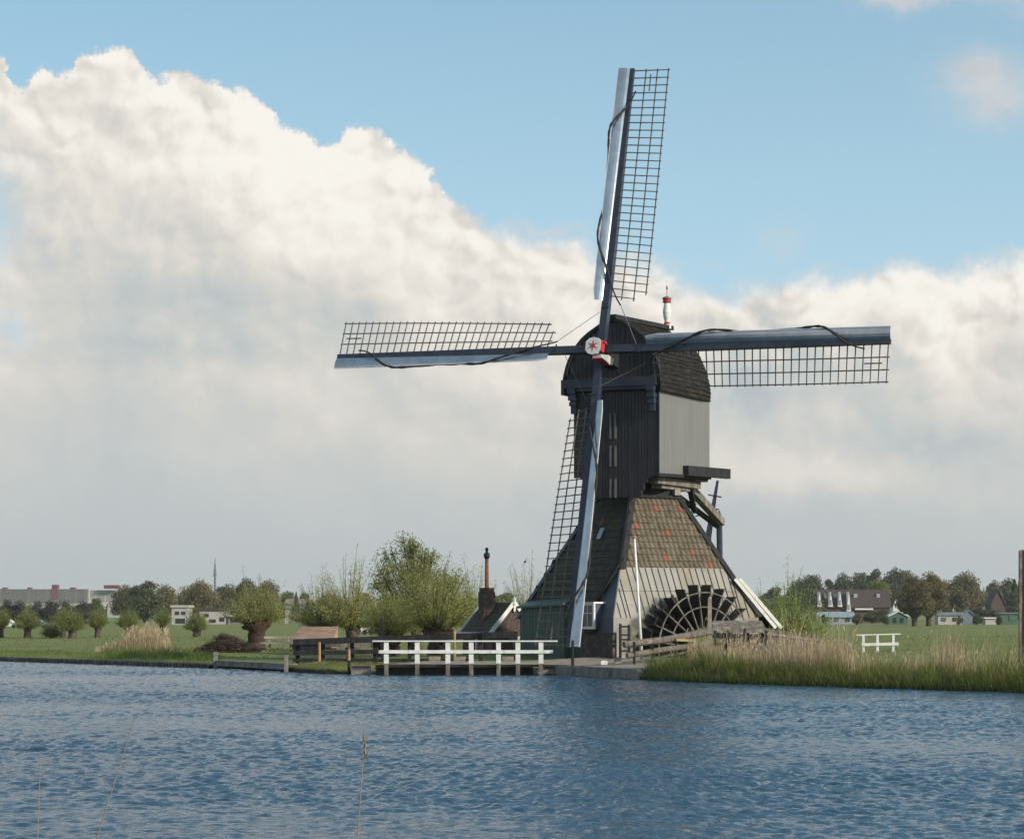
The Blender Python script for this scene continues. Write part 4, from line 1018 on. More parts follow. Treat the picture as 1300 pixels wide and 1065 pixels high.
# fence by the scoop wheel
wf2 = thing('rail_fence', 'weathered grey rail fence in front of the scoop wheel', 'fence', (X_(850, 99), 99, .5)); FL = wf2.location.copy()
def fpt(px, py, Y): return XZ(px, py, Y) - FL
mb = MB(); mb.tube([fpt(792, 818, 98), fpt(845, 812, 99), fpt(903, 801, 100)], [.14, .15, .16], 8); part('top_rail', mb, M['old_wood'], wf2)
mb = MB(); mb.tube([fpt(796, 832, 98), fpt(845, 824, 99), fpt(903, 816, 100)], [.12, .12, .12], 8); part('low_rail', mb, M['old_wood'], wf2)
for px, Y in ((805, 98.1), (828, 98.6), (858, 99.2), (880, 99.6)):
    a = fpt(px, 815 - (px - 800) * .13, Y); mb = MB(); mb.beam(Vector((a.x, a.y, -.4)), a, .1, .1); part('post', mb, M['tar'], wf2)
mb = MB(); mb.beam(fpt(878 - 20, 812, 99), fpt(882, 813, 99.4), .08, .1); part('loose_plank', mb, M['tan_wood'], wf2)
a = XZ(901, 760, 100.4); mb = MB(); mb.beam((0, 0, -.4), (0, 0, a.z - .5), .16, .16); mb.tube([(0, 0, a.z - .5), (0, 0, a.z - .4)], [.09, .02], 6)
o = part('tall_post', mb, M['pale_wood'], None, (a.x, a.y, .5)); tag(o, 'tall pale wooden post between the scoop wheel and the plank cover', 'post')
# plank cover box
cb_ = thing('sluice_cover', 'grey plank cover on dark posts to the right of the scoop wheel', 'sluice cover', (X_(937, 101.5), 101.5, .5), R(6)); 
sc_ = 101.5 / F
mb = MB()
for i in range(4):
    y0 = -.5 + i * .3; z0 = Z_(803, 101.5) - .5 + i * .12
    mb.hexa([(-34 * sc_ + i * .03, y0, z0), (35 * sc_, y0, z0), (35 * sc_, y0 + .28, z0 + .11), (-34 * sc_ + i * .06, y0 + .28, z0 + .11), (-34 * sc_ + i * .03, y0, z0 + .05), (35 * sc_, y0, z0 + .05), (35 * sc_, y0 + .28, z0 + .16), (-34 * sc_ + i * .06, y0 + .28, z0 + .16)])
part('lid', mb, M['old_wood'], cb_)
for px in (905, 921, 943, 951, 970):
    x = (px - 937) * sc_; mb = MB(); mb.beam((x, -.45 if px != 951 else .2, -.4), (x, -.45 if px != 951 else .2, Z_(800 if px not in (943,) else 797, 101.5) - .5), .14 if px == 943 else .1, .12); part('post', mb, M['tar'], cb_)
mb = MB()
for py in (806, 816, 826): mb.box(-32 * sc_, 34 * sc_, .3, .36, Z_(py + 4, 101.5) - .5, Z_(py, 101.5) - .5)
part('slats', mb, M['old_wood'], cb_)
mb = MB(); mb.beam((14 * sc_, -.3, .3), (30 * sc_, -.2, Z_(806, 101.5) - .5), .08, .1); mb.box(-32 * sc_, 34 * sc_, -.4, -.34, Z_(809, 101.5) - .5, Z_(804.5, 101.5) - .5); part('brace', mb, M['tar'], cb_)
# board fence to the right
bf = thing('board_fence', 'grey weathered board fence running right behind the tan reeds', 'fence', (X_(1005, 104), 104, .4)); FL = bf.location.copy()
mb = MB()
for i in range(26):
    px = 972 + i * 2.75; Y = 103 + i * .25; t_ = fpt(px, 798 + i * .35 + random.uniform(-1, 1), Y)
    mb.beam(Vector((t_.x, t_.y, -.3)), t_, .085, .03)
part('boards', mb, M['old_wood'], bf)
mb = MB(); mb.beam(fpt(972, 804, 102.9), fpt(1042, 813, 109.4), .06, .1); part('rail', mb, M['old_wood'], bf)

# small white footbridge rail on the right
YB = 141
br = thing('bridge_rail', 'small white wooden bridge railing beyond the right bank reeds', 'railing', (X_(1115, YB), YB, .2)); FL = br.location.copy()
for px in (1096, 1114, 1134): a = fpt(px, 805.5, YB); mb = MB(); mb.box(a.x - .07, a.x + .07, -.07, .07, 0, a.z); part('post', mb, M['white'], br)
mb = MB(); mb.beam(fpt(1087, 806, YB), fpt(1143, 804.5, YB), .16, .07); part('top_rail', mb, M['white'], br)
mb = MB(); mb.beam(fpt(1094, 818, YB - .1), fpt(1141, 817, YB - .1), .05, .17); part('mid_rail', mb, M['white'], br)
mb = MB(); mb.beam(fpt(1075, 829, YB + 1), fpt(1180, 827.5, YB + 1), .3, .06); part('deck_edge', mb, M['pale_wood'], br)

# big mooring pile at the right frame edge
a = Vector((X_(1302, 82.5), 82.5, .1)); mb = MB(); hz_ = Z_(698, 82.5) - .1; mb.tube([(0, 0, 0), (0, 0, hz_ - .05), (0, 0, hz_)], [.2, .19, .16], 12)
o = part('mooring_pile', mb, M['brown_pole'], None, a, smooth=False); tag(o, 'tall brown timber mooring pile at the right edge of the picture', 'mooring pile')
a2 = a + Vector((-.17, .1, 0)); mb = MB(); mb.box(-.05, .05, -.08, .08, 0, hz_ - .02); mb.v = [(p[0] - .19, p[1] - .05, p[2]) for p in mb.v]
part('dark_batten', mb, M['old_wood'], o)

# ------------------------------------------------------------------ trees
def trunk_mb(h, r, lean=(0, 0), knob=0, seed=0, n=9):
    rr = random.Random(seed); mb = MB(); pts = []; rad = []
    for i in range(8):
        u_ = i / 7; pts.append((lean[0] * u_ + rr.uniform(-.1, .1) * r, lean[1] * u_ + rr.uniform(-.1, .1) * r, -.15 + (h + .15) * u_))
        rad.append(r * (1.25 - .35 * u_ + (.5 * knob if i >= 6 else 0) + rr.uniform(-.08, .08)) * (1.15 if i == 0 else 1))
    mb.tube(pts, rad, n)
    for k in range(int(knob * 10)):
        a = rr.uniform(0, 6.28); z = h * rr.uniform(.75, 1.1); q = Vector((math.cos(a) * r * 1.1 + lean[0], math.sin(a) * r * 1.1 + lean[1], z))
        mb.tube([q * .6 + Vector((lean[0] * .4, lean[1] * .4, z * .4 - .1)), q, q + Vector((math.cos(a), math.sin(a), .8)) * r * .5], [r * .35, r * .4, r * .2], 6)
    return mb
def pollard_mesh(H, th, tr, cr, nsh, lpp, leaf, bark='bark', leafm='leaf_small', seed=0, lw=.35, spread=1.3, knob=.6, bend=.35, twr=.015, ls=.6):
    """trunk mesh and crown mesh of a pollard: straight shoots fanning out of the trunk head, leaves along them"""
    rr = np.random.default_rng(seed)
    tmb = trunk_mb(th, tr, knob=knob, seed=seed)
    ch = H - th; tw = MB(); C = []; Ax = []
    for i in range(nsh):
        a = rr.uniform(0, 2 * np.pi); t_ = rr.uniform(0, 1) ** .6 * spread
        d = np.array([np.sin(t_) * np.cos(a), np.sin(t_) * np.sin(a), np.cos(t_)])
        reach = 1 / math.sqrt((d[0] ** 2 + d[1] ** 2) / cr ** 2 + d[2] ** 2 / ch ** 2) * (rr.uniform(.55, 1.0) if rr.uniform() < .8 else rr.uniform(.95, 1.15)) * (1 + .12 * math.sin(3 * a + seed) + .08 * math.sin(5 * a + seed * 2))
        p0 = np.array([np.cos(a) * tr * .7, np.sin(a) * tr * .7, th - .1]); p2 = np.array([0, 0, th]) + d * reach
        sag = np.array([0, 0, bend * reach * np.sin(t_) * .3]); p1 = (p0 + p2) / 2 + sag + rr.normal(size=3) * .04 * reach
        if twr: tw.tube([p0, p1, p2], [twr * 1.6, twr, twr * .4], 3, False)
        u_ = rr.uniform(.22, 1.02, lpp)[:, None] ** .8
        q = (1 - u_) ** 2 * p0 + 2 * u_ * (1 - u_) * p1 + u_ ** 2 * p2 + rr.normal(size=(lpp, 3)) * leaf * .9
        C.append(q); Ax.append(np.repeat(((p2 - p0) / np.linalg.norm(p2 - p0))[None], lpp, 0))
    C = np.concatenate(C); Ax = np.concatenate(Ax)
    L = leafquads(C, leaf, leaf * lw, Ax, ls)
    T = mb_quads(tw) if twr else np.zeros((0, 4, 3))
    me = quads('crown', np.concatenate([L, T]), [0] * len(L) + [1] * len(T), [M[leafm], M['twigs']])
    return tmb.mesh('trunk', M[bark], True), me
def broad_mesh(H, R_, base, nleaf, leaf, leafm, seed, lobes=26, lw=.6, dens=.55, bark='bark', tr=None, twigs=True, gappy=.35, zsc=1.0, lr=.38):
    """far or round tree: limbs to scattered clump centres, leaves gathered in clumps with gaps"""
    rr = np.random.default_rng(seed); tr = tr or H * .025
    cz = (H + base) / 2; hz = (H - base) / 2
    cs = []
    while len(cs) < lobes:
        p = rr.uniform(-1, 1, 3)
        if np.linalg.norm(p) > 1 or np.linalg.norm(p) < gappy: continue
        p[:2] *= (1 - .35 * max(0, p[2])); cs.append([p[0] * R_ * .82, p[1] * R_ * .82, cz + p[2] * hz * .85])
    cs = np.array(cs); rad = rr.uniform(.55, 1.2, lobes) * R_ * lr
    per = nleaf // lobes; C = []
    for c, r in zip(cs, rad):
        d = rr.normal(size=(per, 3)); d /= np.linalg.norm(d, axis=1)[:, None]; k = rr.uniform(0, 1, (per, 1)) ** dens
        q = c + d * k * r * np.array([1.1, 1.1, .9]); C.append(q)
    C = np.concatenate(C); L = leafquads(C, leaf, leaf * lw)
    tw = MB()
    for c in cs:
        m = np.array([c[0] * .3, c[1] * .3, base * .6 + (c[2] - base) * .45]); tw.tube([(0, 0, base * .5), tuple(m), tuple(c), (c[0] * 1.12, c[1] * 1.12, c[2] + rad.mean() * .9)], [tr * .6, tr * .4, tr * .2, tr * .05], 4, False)
    T = mb_quads(tw)
    me = quads('crown', np.concatenate([L, T]), [0] * len(L) + [1] * len(T), [M[leafm], M['twigs']])
    return trunk_mb(base + hz * .7, tr * 1.6, seed=seed, n=7).mesh('trunk', M[bark], True), me
def tree(name, meshes, label, px, Y, group=None, s=(1, 1, 1), rz=0, z=None, cat='tree'):
    x = X_(px, Y); zz = gz(x, Y) - .05 if z is None else z
    t_ = thing(name, label, cat, (x, Y, zz), rz, group); t_.scale = s
    link('trunk', meshes[0], t_); link('crown', meshes[1], t_); return t_

# small field pollards on the left (Y 226)
sp_m = [pollard_mesh(h_, th_, tr_, cr_, n_, 34, .13, leafm='leaf_small', seed=s, twr=.012, spread=sp_) for s, h_, th_, tr_, cr_, n_, sp_ in ((11, 3.1, 1.15, .26, 1.05, 210, 1.2), (12, 3.2, 1.0, .3, 1.3, 200, 1.45), (13, 2.9, 1.3, .22, 1.1, 150, 1.1), (14, 3.3, .95, .34, 1.2, 230, 1.6))]
lab = [(1, 226, 1.0, 'small round pollard willow cut by the left edge of the picture'), (35, 224, 1.08, 'small pollard willow, second from the left in the field row, with a thick trunk'),
       (80, 232, 1.0, 'small pollard willow, just left of the third dark trunk, half hidden by its neighbour'), (92, 222, 1.05, 'small pollard willow right of the low bush in the left field'), (124, 224, 1.0, 'small pollard willow left of the tan reed clump'),
       (163, 240, 1.0, 'small pollard willow behind the left part of the tan reed clump'), (207, 240, 1.0, 'small pollard willow behind the right end of the tan reed clump'), (250, 232, 1.05, 'small pollard willow standing alone between reeds and brushwood pile')]
for i, (px, Y, s, l_) in enumerate(lab): tree('pollard_willow', sp_m[i % 4], l_, px, Y, 'small pollard willows in the left field', (s, s, s * random.uniform(.95, 1.03)), rz=i * 1.3)
bm_ = pollard_mesh(2.2, .25, .2, 1.15, 170, 24, .13, leafm='leaf_small', seed=21, spread=1.5)
tree('bush', bm_, 'low round green bush between the left field willows', 66, 224, cat='bush')
# big pollard by the picnic lawn
m_ = pollard_mesh(4.75, 1.75, .55, 2.3, 330, 44, .12, bark='bark_red', leafm='leaf_willow', seed=31, lw=.26, knob=1.6, bend=.2, twr=.014, spread=1.45)
tk = tree('old_pollard_willow', m_, 'old pollard willow with gnarled broken trunk behind the picnic table', 325, 150)
mb = MB(); mb.tube([(-.1, -.1, 1.3), (-.45, -.2, 3.1)], [.12, .05], 6); mb.tube([(.25, -.1, 1.4), (.1, -.2, 3.2)], [.12, .05], 6); part('dead_limb', mb, M['iron'], tk)
# loose willows behind fence
m1 = pollard_mesh(4.9, 1.3, .3, 2.3, 230, 50, .13, leafm='leaf_willow', seed=41, lw=.28, bend=.3, spread=1.25)
m2 = pollard_mesh(5.2, 1.2, .33, 2.3, 230, 50, .13, leafm='leaf_pale', seed=42, lw=.28, bend=.3, spread=1.25)
tree('willow', m1, 'pale green willow behind the low shed, left of the leaning tan trunk', 408, 153, 'willows behind the fence', (1.0, 1.0, 1.0))
tree('willow', m2, 'willow with leaning tan trunk behind the black fence, left of the white caravan', 447, 151, 'willows behind the fence', (1.1, 1.1, 1.1))
m3 = broad_mesh(7.0, 2.9, 2.0, 13000, .15, 'leaf_willow_dark', 51, lobes=58, lw=.42, gappy=.25, tr=.16, dens=.7, lr=.27)
tree('tall_willow', m3, 'tallest loose dark willow rising left of the brick hut', 528, 130, 'willows behind the fence')
m4 = pollard_mesh(5.4, 1.4, .5, 2.5, 270, 52, .13, bark='bark_red', leafm='leaf_willow', seed=61, lw=.28, knob=1.2, bend=.6, spread=1.35)
tree('willow', m4, 'broad willow with a knobbly red-brown trunk just left of the brick hut', 556, 123, 'willows behind the fence')
tree('willow', m1, 'light willow seen between the tall willow and the chimney', 602, 132, 'willows behind the fence', (.8, .8, 1.02), 2)
tree('willow', m4, 'low willow filling the gap right of the white caravan', 497, 127, 'willows behind the fence', (.85, .85, .8), 1)
tree('willow', m2, 'willow crown showing between the brick hut and the mill', 668, 140, 'willows behind the fence', (.8, .8, .98), 4)
st_ = trunk_mb(.9, .45, knob=1.6, seed=5); o = part('stump', st_, M['bark_red'], None, (X_(490, 115), 115, gz(-6, 115) - .1), smooth=True); tag(o, 'knobbly red-brown stump beside the tall dark post', 'stump')
# shrub on the right
m5 = pollard_mesh(4.6, .3, .3, 2.1, 420, 50, .11, leafm='leaf_shrub', seed=71, lw=.35, spread=1.3)
tree('shrub', m5, 'bright green willow shrub right of the mill, behind the board fence', 1003, 128, cat='shrub')
tree('shrub', m5, 'smaller green shrub touching the right flank of the mill', 966, 126, None, (.7, .7, .8), 2, cat='shrub')
# far pair of pollards right
m6 = broad_mesh(10.4, 3.9, 1.9, 22000, .36, 'leaf_far_brown', 81, lobes=60, tr=.28, gappy=.1)
tree('field_willow', m6, 'large brown-green willow in the right field, left one of the pair', 1161, 440, 'pair of large willows in the right field', (1, 1, .93), z=.2)
tree('field_willow', m6, 'large brown-green willow in the right field, right one of the pair', 1179, 445, 'pair of large willows in the right field', (.95, .95, .98), 2, z=.2)
# distant trees
ft_m = [broad_mesh(12, 5, .8, 9500, .62, 'leaf_far', 90 + i, lobes=44, tr=.3, gappy=.1) for i in range(3)]
fb_m = [broad_mesh(12, 5.2, 1.0, 9500, .55, 'leaf_far_brown', 95 + i, lobes=44, tr=.35, gappy=.1) for i in range(2)]
yl_m = broad_mesh(10, 5, 1, 5000, .5, 'leaf_yellow', 99, lobes=30, tr=.3, gappy=.3)
pp_m = [broad_mesh(7, 4, .3, 6000, .45, 'leaf_purple', 101 + i, lobes=30, tr=.2, gappy=.1) for i in range(2)]
def far(ms, px, top, Y, wpx, label, group, H0, W0, name='far_tree', rz=0):
    h = Z_(top, Y) - .3; w = wpx * Y / F * (1.3 if wpx > 15 and name == 'far_tree' else 1)
    tree(name, ms, label, px, Y, group, (w / W0, w / W0, h / H0), rz, z=.25)
G1 = 'trees along the left horizon'; G2 = 'trees along the right horizon'
L1 = [(160, 741, 620, 34, 'b0', 'dense brown-green tree left in the clump right of the apartment block'), (185, 737, 600, 42, 'f0', 'tallest dark tree in the clump right of the apartment block'), (210, 742, 620, 34, 'b1', 'brown-green tree at the right end of the clump beside the apartment block'),
      (240, 742, 640, 30, 'b0', 'olive tree left of the radio tower, next to the white houses'), (255, 736, 620, 36, 'b1', 'brown spiky tree just left of the radio tower'), (288, 740, 640, 34, 'b0', 'brown tree just right of the radio tower'),
      (315, 733, 560, 30, 'f1', 'dark tree top showing above the old pollard, left one'), (338, 736, 560, 30, 'b1', 'brown tree top showing above the old pollard, right one'), (365, 748, 620, 20, 'f2', 'low dark tree above the grey house roof'),
      (385, 752, 700, 22, 'f0', 'low dark tree behind the pale willow left of the fence'), (420, 752, 700, 30, 'f1', 'dark tree behind the leaning trunk willow'), (460, 750, 700, 30, 'f2', 'dark tree between willow and tall willow on the horizon'), (640, 752, 700, 40, 'f0', 'dark distant tree beside the brick hut chimney'),
      (123, 757, 560, 18, 'f2', 'small dark tree in front of the right end of the apartment block'), (500, 755, 720, 40, 'f1', 'dark distant tree behind the tall willow, left'), (580, 756, 720, 40, 'f2', 'dark distant tree behind the tall willow, right')]
D_ = {'f0': (ft_m[0], 12, 10), 'f1': (ft_m[1], 12, 10), 'f2': (ft_m[2], 12, 10), 'b0': (fb_m[0], 12, 10.4), 'b1': (fb_m[1], 12, 10.4), 'y': (yl_m, 10, 10), 'p0': (pp_m[0], 7, 8), 'p1': (pp_m[1], 7, 8)}
for i, (px, top, Y, w_, k, l_) in enumerate(L1): m_, h0, w0 = D_[k]; far(m_, px, top, Y, w_, l_, G1, h0, w0, rz=i * 1.7)
for i, px in enumerate((8, 27, 46, 64, 84, 104)):
    m_, h0, w0 = D_['p%d' % (i % 2)]; far(m_, px, 762 + (i % 3), 500, 24, ['purple-grey bare tree below the apartment block, at the picture edge', 'purple-grey bare tree below the apartment block, second from the edge', 'purple-grey bare tree below the middle of the apartment block', 'purple-grey bare tree behind the low round bush', 'purple-grey bare tree right of the low round bush', 'purple-grey bare tree behind the willow next to the reeds'][i], 'bare trees below the apartment block', h0, w0, rz=i)
L2 = [(985, 745, 880, 40, 'f0', 'dark distant tree behind the green shrub by the mill'), (1012, 734, 900, 26, 'f1', 'dark tree top above the green shrub, left one'), (1032, 726, 900, 30, 'f2', 'tall dark tree just left of the dark-roofed houses'), (1052, 735, 900, 26, 'f0', 'dark tree over the left white gables'),
      (1074, 727, 900, 30, 'f1', 'dark tree above the right white gables'), (1092, 723, 900, 30, 'f2', 'tall dark tree over the left roof window'), (1112, 722, 900, 30, 'f0', 'tall dark tree behind the yellow-green tree'), (1133, 720, 900, 30, 'f1', 'tall dark tree between yellow-green tree and willow pair'),
      (1150, 720, 900, 26, 'f2', 'dark tree behind the left field willow'), (1200, 735, 780, 26, 'b0', 'brown tree just right of the willow pair'), (1222, 726, 700, 40, 'b1', 'spreading bare brown tree above the blue sheds'), (1240, 740, 760, 26, 'f0', 'green tree right of the bare brown tree'),
      (1262, 735, 800, 24, 'b0', 'brown tree left of the dark conifer'), (1277, 733, 820, 26, 'f1', 'dark green tree behind the dark conifer'), (1299, 735, 820, 22, 'b1', 'brown tree behind the mooring pile')]
for i, (px, top, Y, w_, k, l_) in enumerate(L2): m_, h0, w0 = D_[k]; far(m_, px, top, Y, w_, l_, G2, h0, w0, rz=i * 1.1)
far(yl_m, 1114, 734, 720, 42, 'round yellow-green tree behind the dark house roof', None, 10, 10, 'yellow_tree')
for i, (px, top, w_, l_) in enumerate(((1048, 772, 18, 'low green bush below the left white gables'), (1107, 774, 26, 'green bush in front of the house row'), (1122, 772, 20, 'bush between the house row and the green shed'), (1216, 771, 20, 'bush behind the blue sheds'), (1245, 770, 26, 'light green bush right of the blue sheds'), (1262, 772, 20, 'bush left of the green container'), (1297, 768, 14, 'bush behind the green container'), (1203, 772, 16, 'bush beside the right field willow'))):
    m_, h0, w0 = D_['f%d' % (i % 3)]; far(m_, px, top, 560, w_, l_, 'bushes around the allotments', h0, w0, 'bush', rz=i)
for i, (px, top, w_, l_) in enumerate(((1046, 779, 12, 'small hedge bush at the left end of the pale greenhouse'), (1088, 778, 14, 'small hedge bush at the right end of the pale greenhouse'), (1125, 780, 10, 'small bush left of the dark green gabled shed'), (1217, 781, 12, 'small bush in front of the blue-topped allotment shed'), (1240, 780, 12, 'small bush right of the narrow blue and white shed'), (1268, 781, 10, 'small bush in front of the green flat-roofed shed'))):
    m_, h0, w0 = D_['f%d' % (i % 3)]; far(m_, px, top, 485, w_, l_, 'bushes around the allotments', h0, w0, 'bush', rz=i)
def conifer_mesh(H, R_, nleaf, seed):
    rr = np.random.default_rng(seed); z = rr.uniform(.08, 1, nleaf); a = rr.uniform(0, 6.28, nleaf); r = R_ * (1 - z) ** .8 * rr.uniform(.4, 1.1, nleaf) ** .5 * (1 + .2 * np.sin(z * 40))
    C = np.stack([np.cos(a) * r, np.sin(a) * r, z * H], 1); return quads('crown', leafquads(C, .5, .3), [0] * nleaf, [M['leaf_far']])
cf = conifer_mesh(12, 2.6, 3000, 5)
for px, top, l_ in ((1288, 735, 'dark narrow conifer near the right edge'), (376, 751, 'small dark conifer on the left horizon, left one'), (391, 753, 'small dark conifer on the left horizon, right one')):
    Y = 560; h = (Z_(top, Y) - .3) / 12; tree('conifer', (trunk_mb(2, .2, seed=1).mesh('trunk', M['bark']), cf), l_, px, Y, s=(h * (1 if px > 1000 else .8),) * 2 + (h,), z=.25)

# ------------------------------------------------------------------ far buildings
def building(name, label, px, Y, w_px, y_eave, y_ridge, depth, wallm, roofm, y_base=790, cat='house', gable='side', wins=(), group=None, roofw=None):
    """gable='side': ridge parallel to the picture plane; 'front': gable facing us; 'flat'"""
    b = thing(name, label, cat, (X_(px, Y), Y, .25), 0, group); w_ = w_px * Y / F / 2; ez = Z_(y_eave, Y) - .25; rz_ = Z_(y_ridge, Y) - .25
    mb = MB()
    if gable == 'front': mb.prism([(-w_, 0, 0), (w_, 0, 0), (w_, 0, ez), (0, 0, rz_ - .1), (-w_, 0, ez)], (0, depth, 0))
    elif gable == 'side': mb.prism([(-w_, 0, 0), (-w_, depth, 0), (-w_, depth, ez), (-w_, depth / 2, rz_ - .1), (-w_, 0, ez)], (2 * w_, 0, 0))
    else: mb.box(-w_, w_, 0, depth, 0, ez)
    part('wall', mb, M[wallm], b)
    mb = MB()
    if gable == 'front':
        for s in (-1, 1): mb.prism([(s * (w_ + .3), -.3, ez - .2), (0, -.3, rz_), (0, -.3, rz_ + .2), (s * (w_ + .3), -.3, ez)], (0, depth + .6, 0))
    elif gable == 'side':
        mb.prism([(-w_ - .3, -.4, ez - .1), (-w_ - .3, depth / 2, rz_), (-w_ - .3, depth / 2, rz_ + .2), (-w_ - .3, -.4, ez + .1)], (2 * w_ + .6, 0, 0))
        mb.prism([(-w_ - .3, depth + .4, ez - .1), (-w_ - .3, depth / 2, rz_), (-w_ - .3, depth / 2, rz_ + .2), (-w_ - .3, depth + .4, ez + .1)], (2 * w_ + .6, 0, 0))
    else: mb.box(-w_ - .3, w_ + .3, -.3, depth + .3, ez, rz_)
    part('roof', mb, M[roofm], b)
    for (wx, wy, ww, wh, mt) in wins:
        x = (wx - px) * Y / F; z = Z_(wy, Y) - .25; hw, hh = ww * Y / F / 2, wh * Y / F / 2
        mb = MB(); mb.box(x - hw, x + hw, -.12, -.02, z - hh, z + hh); part('window', mb, M[mt], b)
    return b, w_, ez, rz_
# house row with dark roofs, white dormer gables
b, w_, ez, rz_ = building('row_house', 'long dark-roofed house row with four white pointed gables beyond the right field', 1083, 600, 94, 771, 749, 10, 'brick', 'roof_far')
for px in (1040, 1054, 1066, 1077):
    x = (px - 1083) * .2; mb = MB(); zb = Z_(776 if px == 1077 else 770, 600) - .25
    mb.prism([(x - .55, -1.0, zb), (x + .55, -1.0, zb), (x, -1.0, Z_(751, 600) - .25)], (0, 4.5, 0)); d_ = part('dormer', mb, M['white'], b)
    mb = MB(); mb.box(x - .25, x + .25, -1.1, -1.02, zb + .4, zb + 1.7); part('window', mb, M['glasshouse'], d_)
for px in (1050, 1062, 1088, 1117):
    x = (px - 1083) * .2; z = Z_(756, 600) - .25; f_ = (z - ez) / (rz_ - ez) * 5.0; mb = MB(); mb.box(x - .45, x + .45, f_ - .9, f_ + .3, z - .45, z + .5); part('roof_window', mb, M['glasshouse'], b)
mb = MB(); mb.box(.4, 5.0, -.8, -.3, Z_(774, 600) - .25, Z_(772, 600) - .25); part('white_canopy', mb, M['white'], b)
building('house', 'dark steep-roofed house partly hidden left of the conifer', 1267, 640, 18, 768, 749, 8, 'brick', 'roof_far', gable='front')
building('house', 'small white-gabled house beside the yellow-green tree', 1138, 620, 8, 769, 758, 6, 'white', 'roof_far', gable='front')
building('greenhouse', 'long pale greenhouse below the house row', 1063, 520, 43, 783, 777.5, 6, 'glasshouse', 'glasshouse', cat='greenhouse', wins=[(1050, 786, 5, 6, 'shed_green'), (1062, 786, 5, 6, 'shed_green'), (1076, 786, 6, 6, 'dark_window')])
building('garden_shed', 'dark green shed with white-edged gable in the right field', 1140.5, 500, 24, 782, 776.5, 4, 'shed_green', 'white', cat='shed', gable='front', wins=[(1136, 787, 4, 6, 'dark_window'), (1145, 787, 4, 6, 'dark_window')])
building('garden_shed', 'blue-topped allotment shed right of the willow pair, wide one', 1206, 500, 30, 781, 777, 4, 'plaster', 'tarp_blue', cat='shed', gable='flat', wins=[(1198, 786, 6, 5, 'shed_green'), (1212, 786, 5, 5, 'dark_window')])
building('garden_shed', 'narrow blue and white allotment shed right of the wide blue-topped one', 1230, 505, 16, 782, 775, 4, 'tarp_blue', 'tarp_blue', cat='shed', gable='front')
building('garden_shed', 'flat-roofed green shed near the right edge', 1281, 500, 22, 779, 777.5, 5, 'shed_green', 'tarp_blue', cat='shed', gable='flat', wins=[(1285, 784, 8, 7, 'shed_green')])
building('garden_shed', 'small pale low shed left of the green flat-roofed shed', 1258, 500, 14, 785, 783.5, 3, 'plaster', 'white', cat='shed', gable='flat')
# left
building('house', 'white house with large dark windows left of the lone willow', 228, 500, 20, 771, 768, 8, 'plaster', 'plaster', gable='flat', wins=[(225, 778, 5, 4, 'dark_window'), (233, 778, 5, 4, 'dark_window'), (229, 788, 12, 6, 'dark_window')])
building('house', 'low pale house behind the lone willow', 270, 520, 34, 775, 771, 8, 'plaster', 'roof_far', gable='flat', wins=[(262, 781, 6, 4, 'dark_window'), (270, 788, 8, 4, 'dark_window'), (282, 786, 6, 5, 'dark_window')])
building('house', 'low grey house behind the old pollard willow', 300, 520, 22, 783, 779, 8, 'concrete', 'white', gable='flat', wins=[(298, 787, 10, 5, 'dark_window')])
building('house', 'grey-roofed house with a pale gable left of the fence willows', 376, 560, 28, 772, 761, 9, 'plaster', 'concrete', gable='side')
building('house', 'low white house below the trees right of the apartment block', 125, 600, 12, 770, 766, 6, 'plaster', 'plaster', gable='flat')
building('house', 'small maroon-roofed house below the apartment block', 110, 600, 14, 772, 767, 6, 'plaster', 'maroon', gable='side')
building('house', 'far pale house behind the leaning trunk willow', 430, 600, 24, 780, 774, 6, 'plaster', 'roof_far', gable='side')
# apartment block
Y = 1500; ap = thing('apartment_block', 'long pale apartment block with maroon roof boxes on the left horizon', 'apartment block', (X_(75, Y), Y, 0)); k = Y / F
mb = MB(); mb.box((-60 - 75) * k, (113 - 75) * k, 0, 14, 0, Z_(747.5, Y)); mb.box((113 - 75) * k, (146 - 75) * k, 4, 18, 0, Z_(749, Y)); part('wall', mb, M['plaster'], ap)
for (x0, x1, t0, t1) in ((66, 73, 742, 760), (89, 95, 745.5, 748), (132, 150, 742.5, 747), (3, 8, 745.5, 748), (35, 39, 745.5, 748)):
    mb = MB(); mb.box((x0 - 75) * k, (x1 - 75) * k, -.8, 6, Z_(t1, Y), Z_(t0, Y)); part('roof_box', mb, M['maroon'], ap)
mb = MB()
for r_ in range(5):
    zz = Z_(749 + r_ * 3.1, Y)
    for px in range(-8, 144, 2):
        if 64 < px < 74 or px % 12 == 0: continue
        y_ = -.3 if px < 112 else 3.7
        mb.box((px - 75) * k, (px + 1.3 - 75) * k, y_, y_ + .25, zz - .85, zz)
    
wi = part('window_rows', mb, M['far_glass'], ap); wi['kind'] = 'stuff'
mb = MB()
for r_ in range(6): zz = Z_(748.2 + r_ * 3.1, Y) ; mb.box(-85 * k, 37 * k, -.9, -.02, zz - .1, zz + .2)
part('balcony_bands', mb, M['concrete'], ap)
# radio tower
Y = 2200; k = Y / F; rt = thing('radio_tower', 'slim blue-grey radio tower on the left horizon', 'tower', (X_(273, Y), Y, 0))
mb = MB(); mb.tube([(0, 0, 0), (0, 0, Z_(732, Y)), (0, 0, Z_(729, Y)), (0, 0, Z_(721, Y)), (0, 0, Z_(708, Y))], [1.6, 1.0, 1.0, .7, .25], 8); part('mast', mb, M['tower_blue'], rt)
for py, r_ in ((731, 1.9), (728, 1.7), (724, 1.5), (719, 1.0)): mb = MB(); mb.lathe([(r_, 0), (r_, 1.0)], (0, 0, Z_(py, Y)), 10); part('platform', mb, M['tower_blue'], rt)
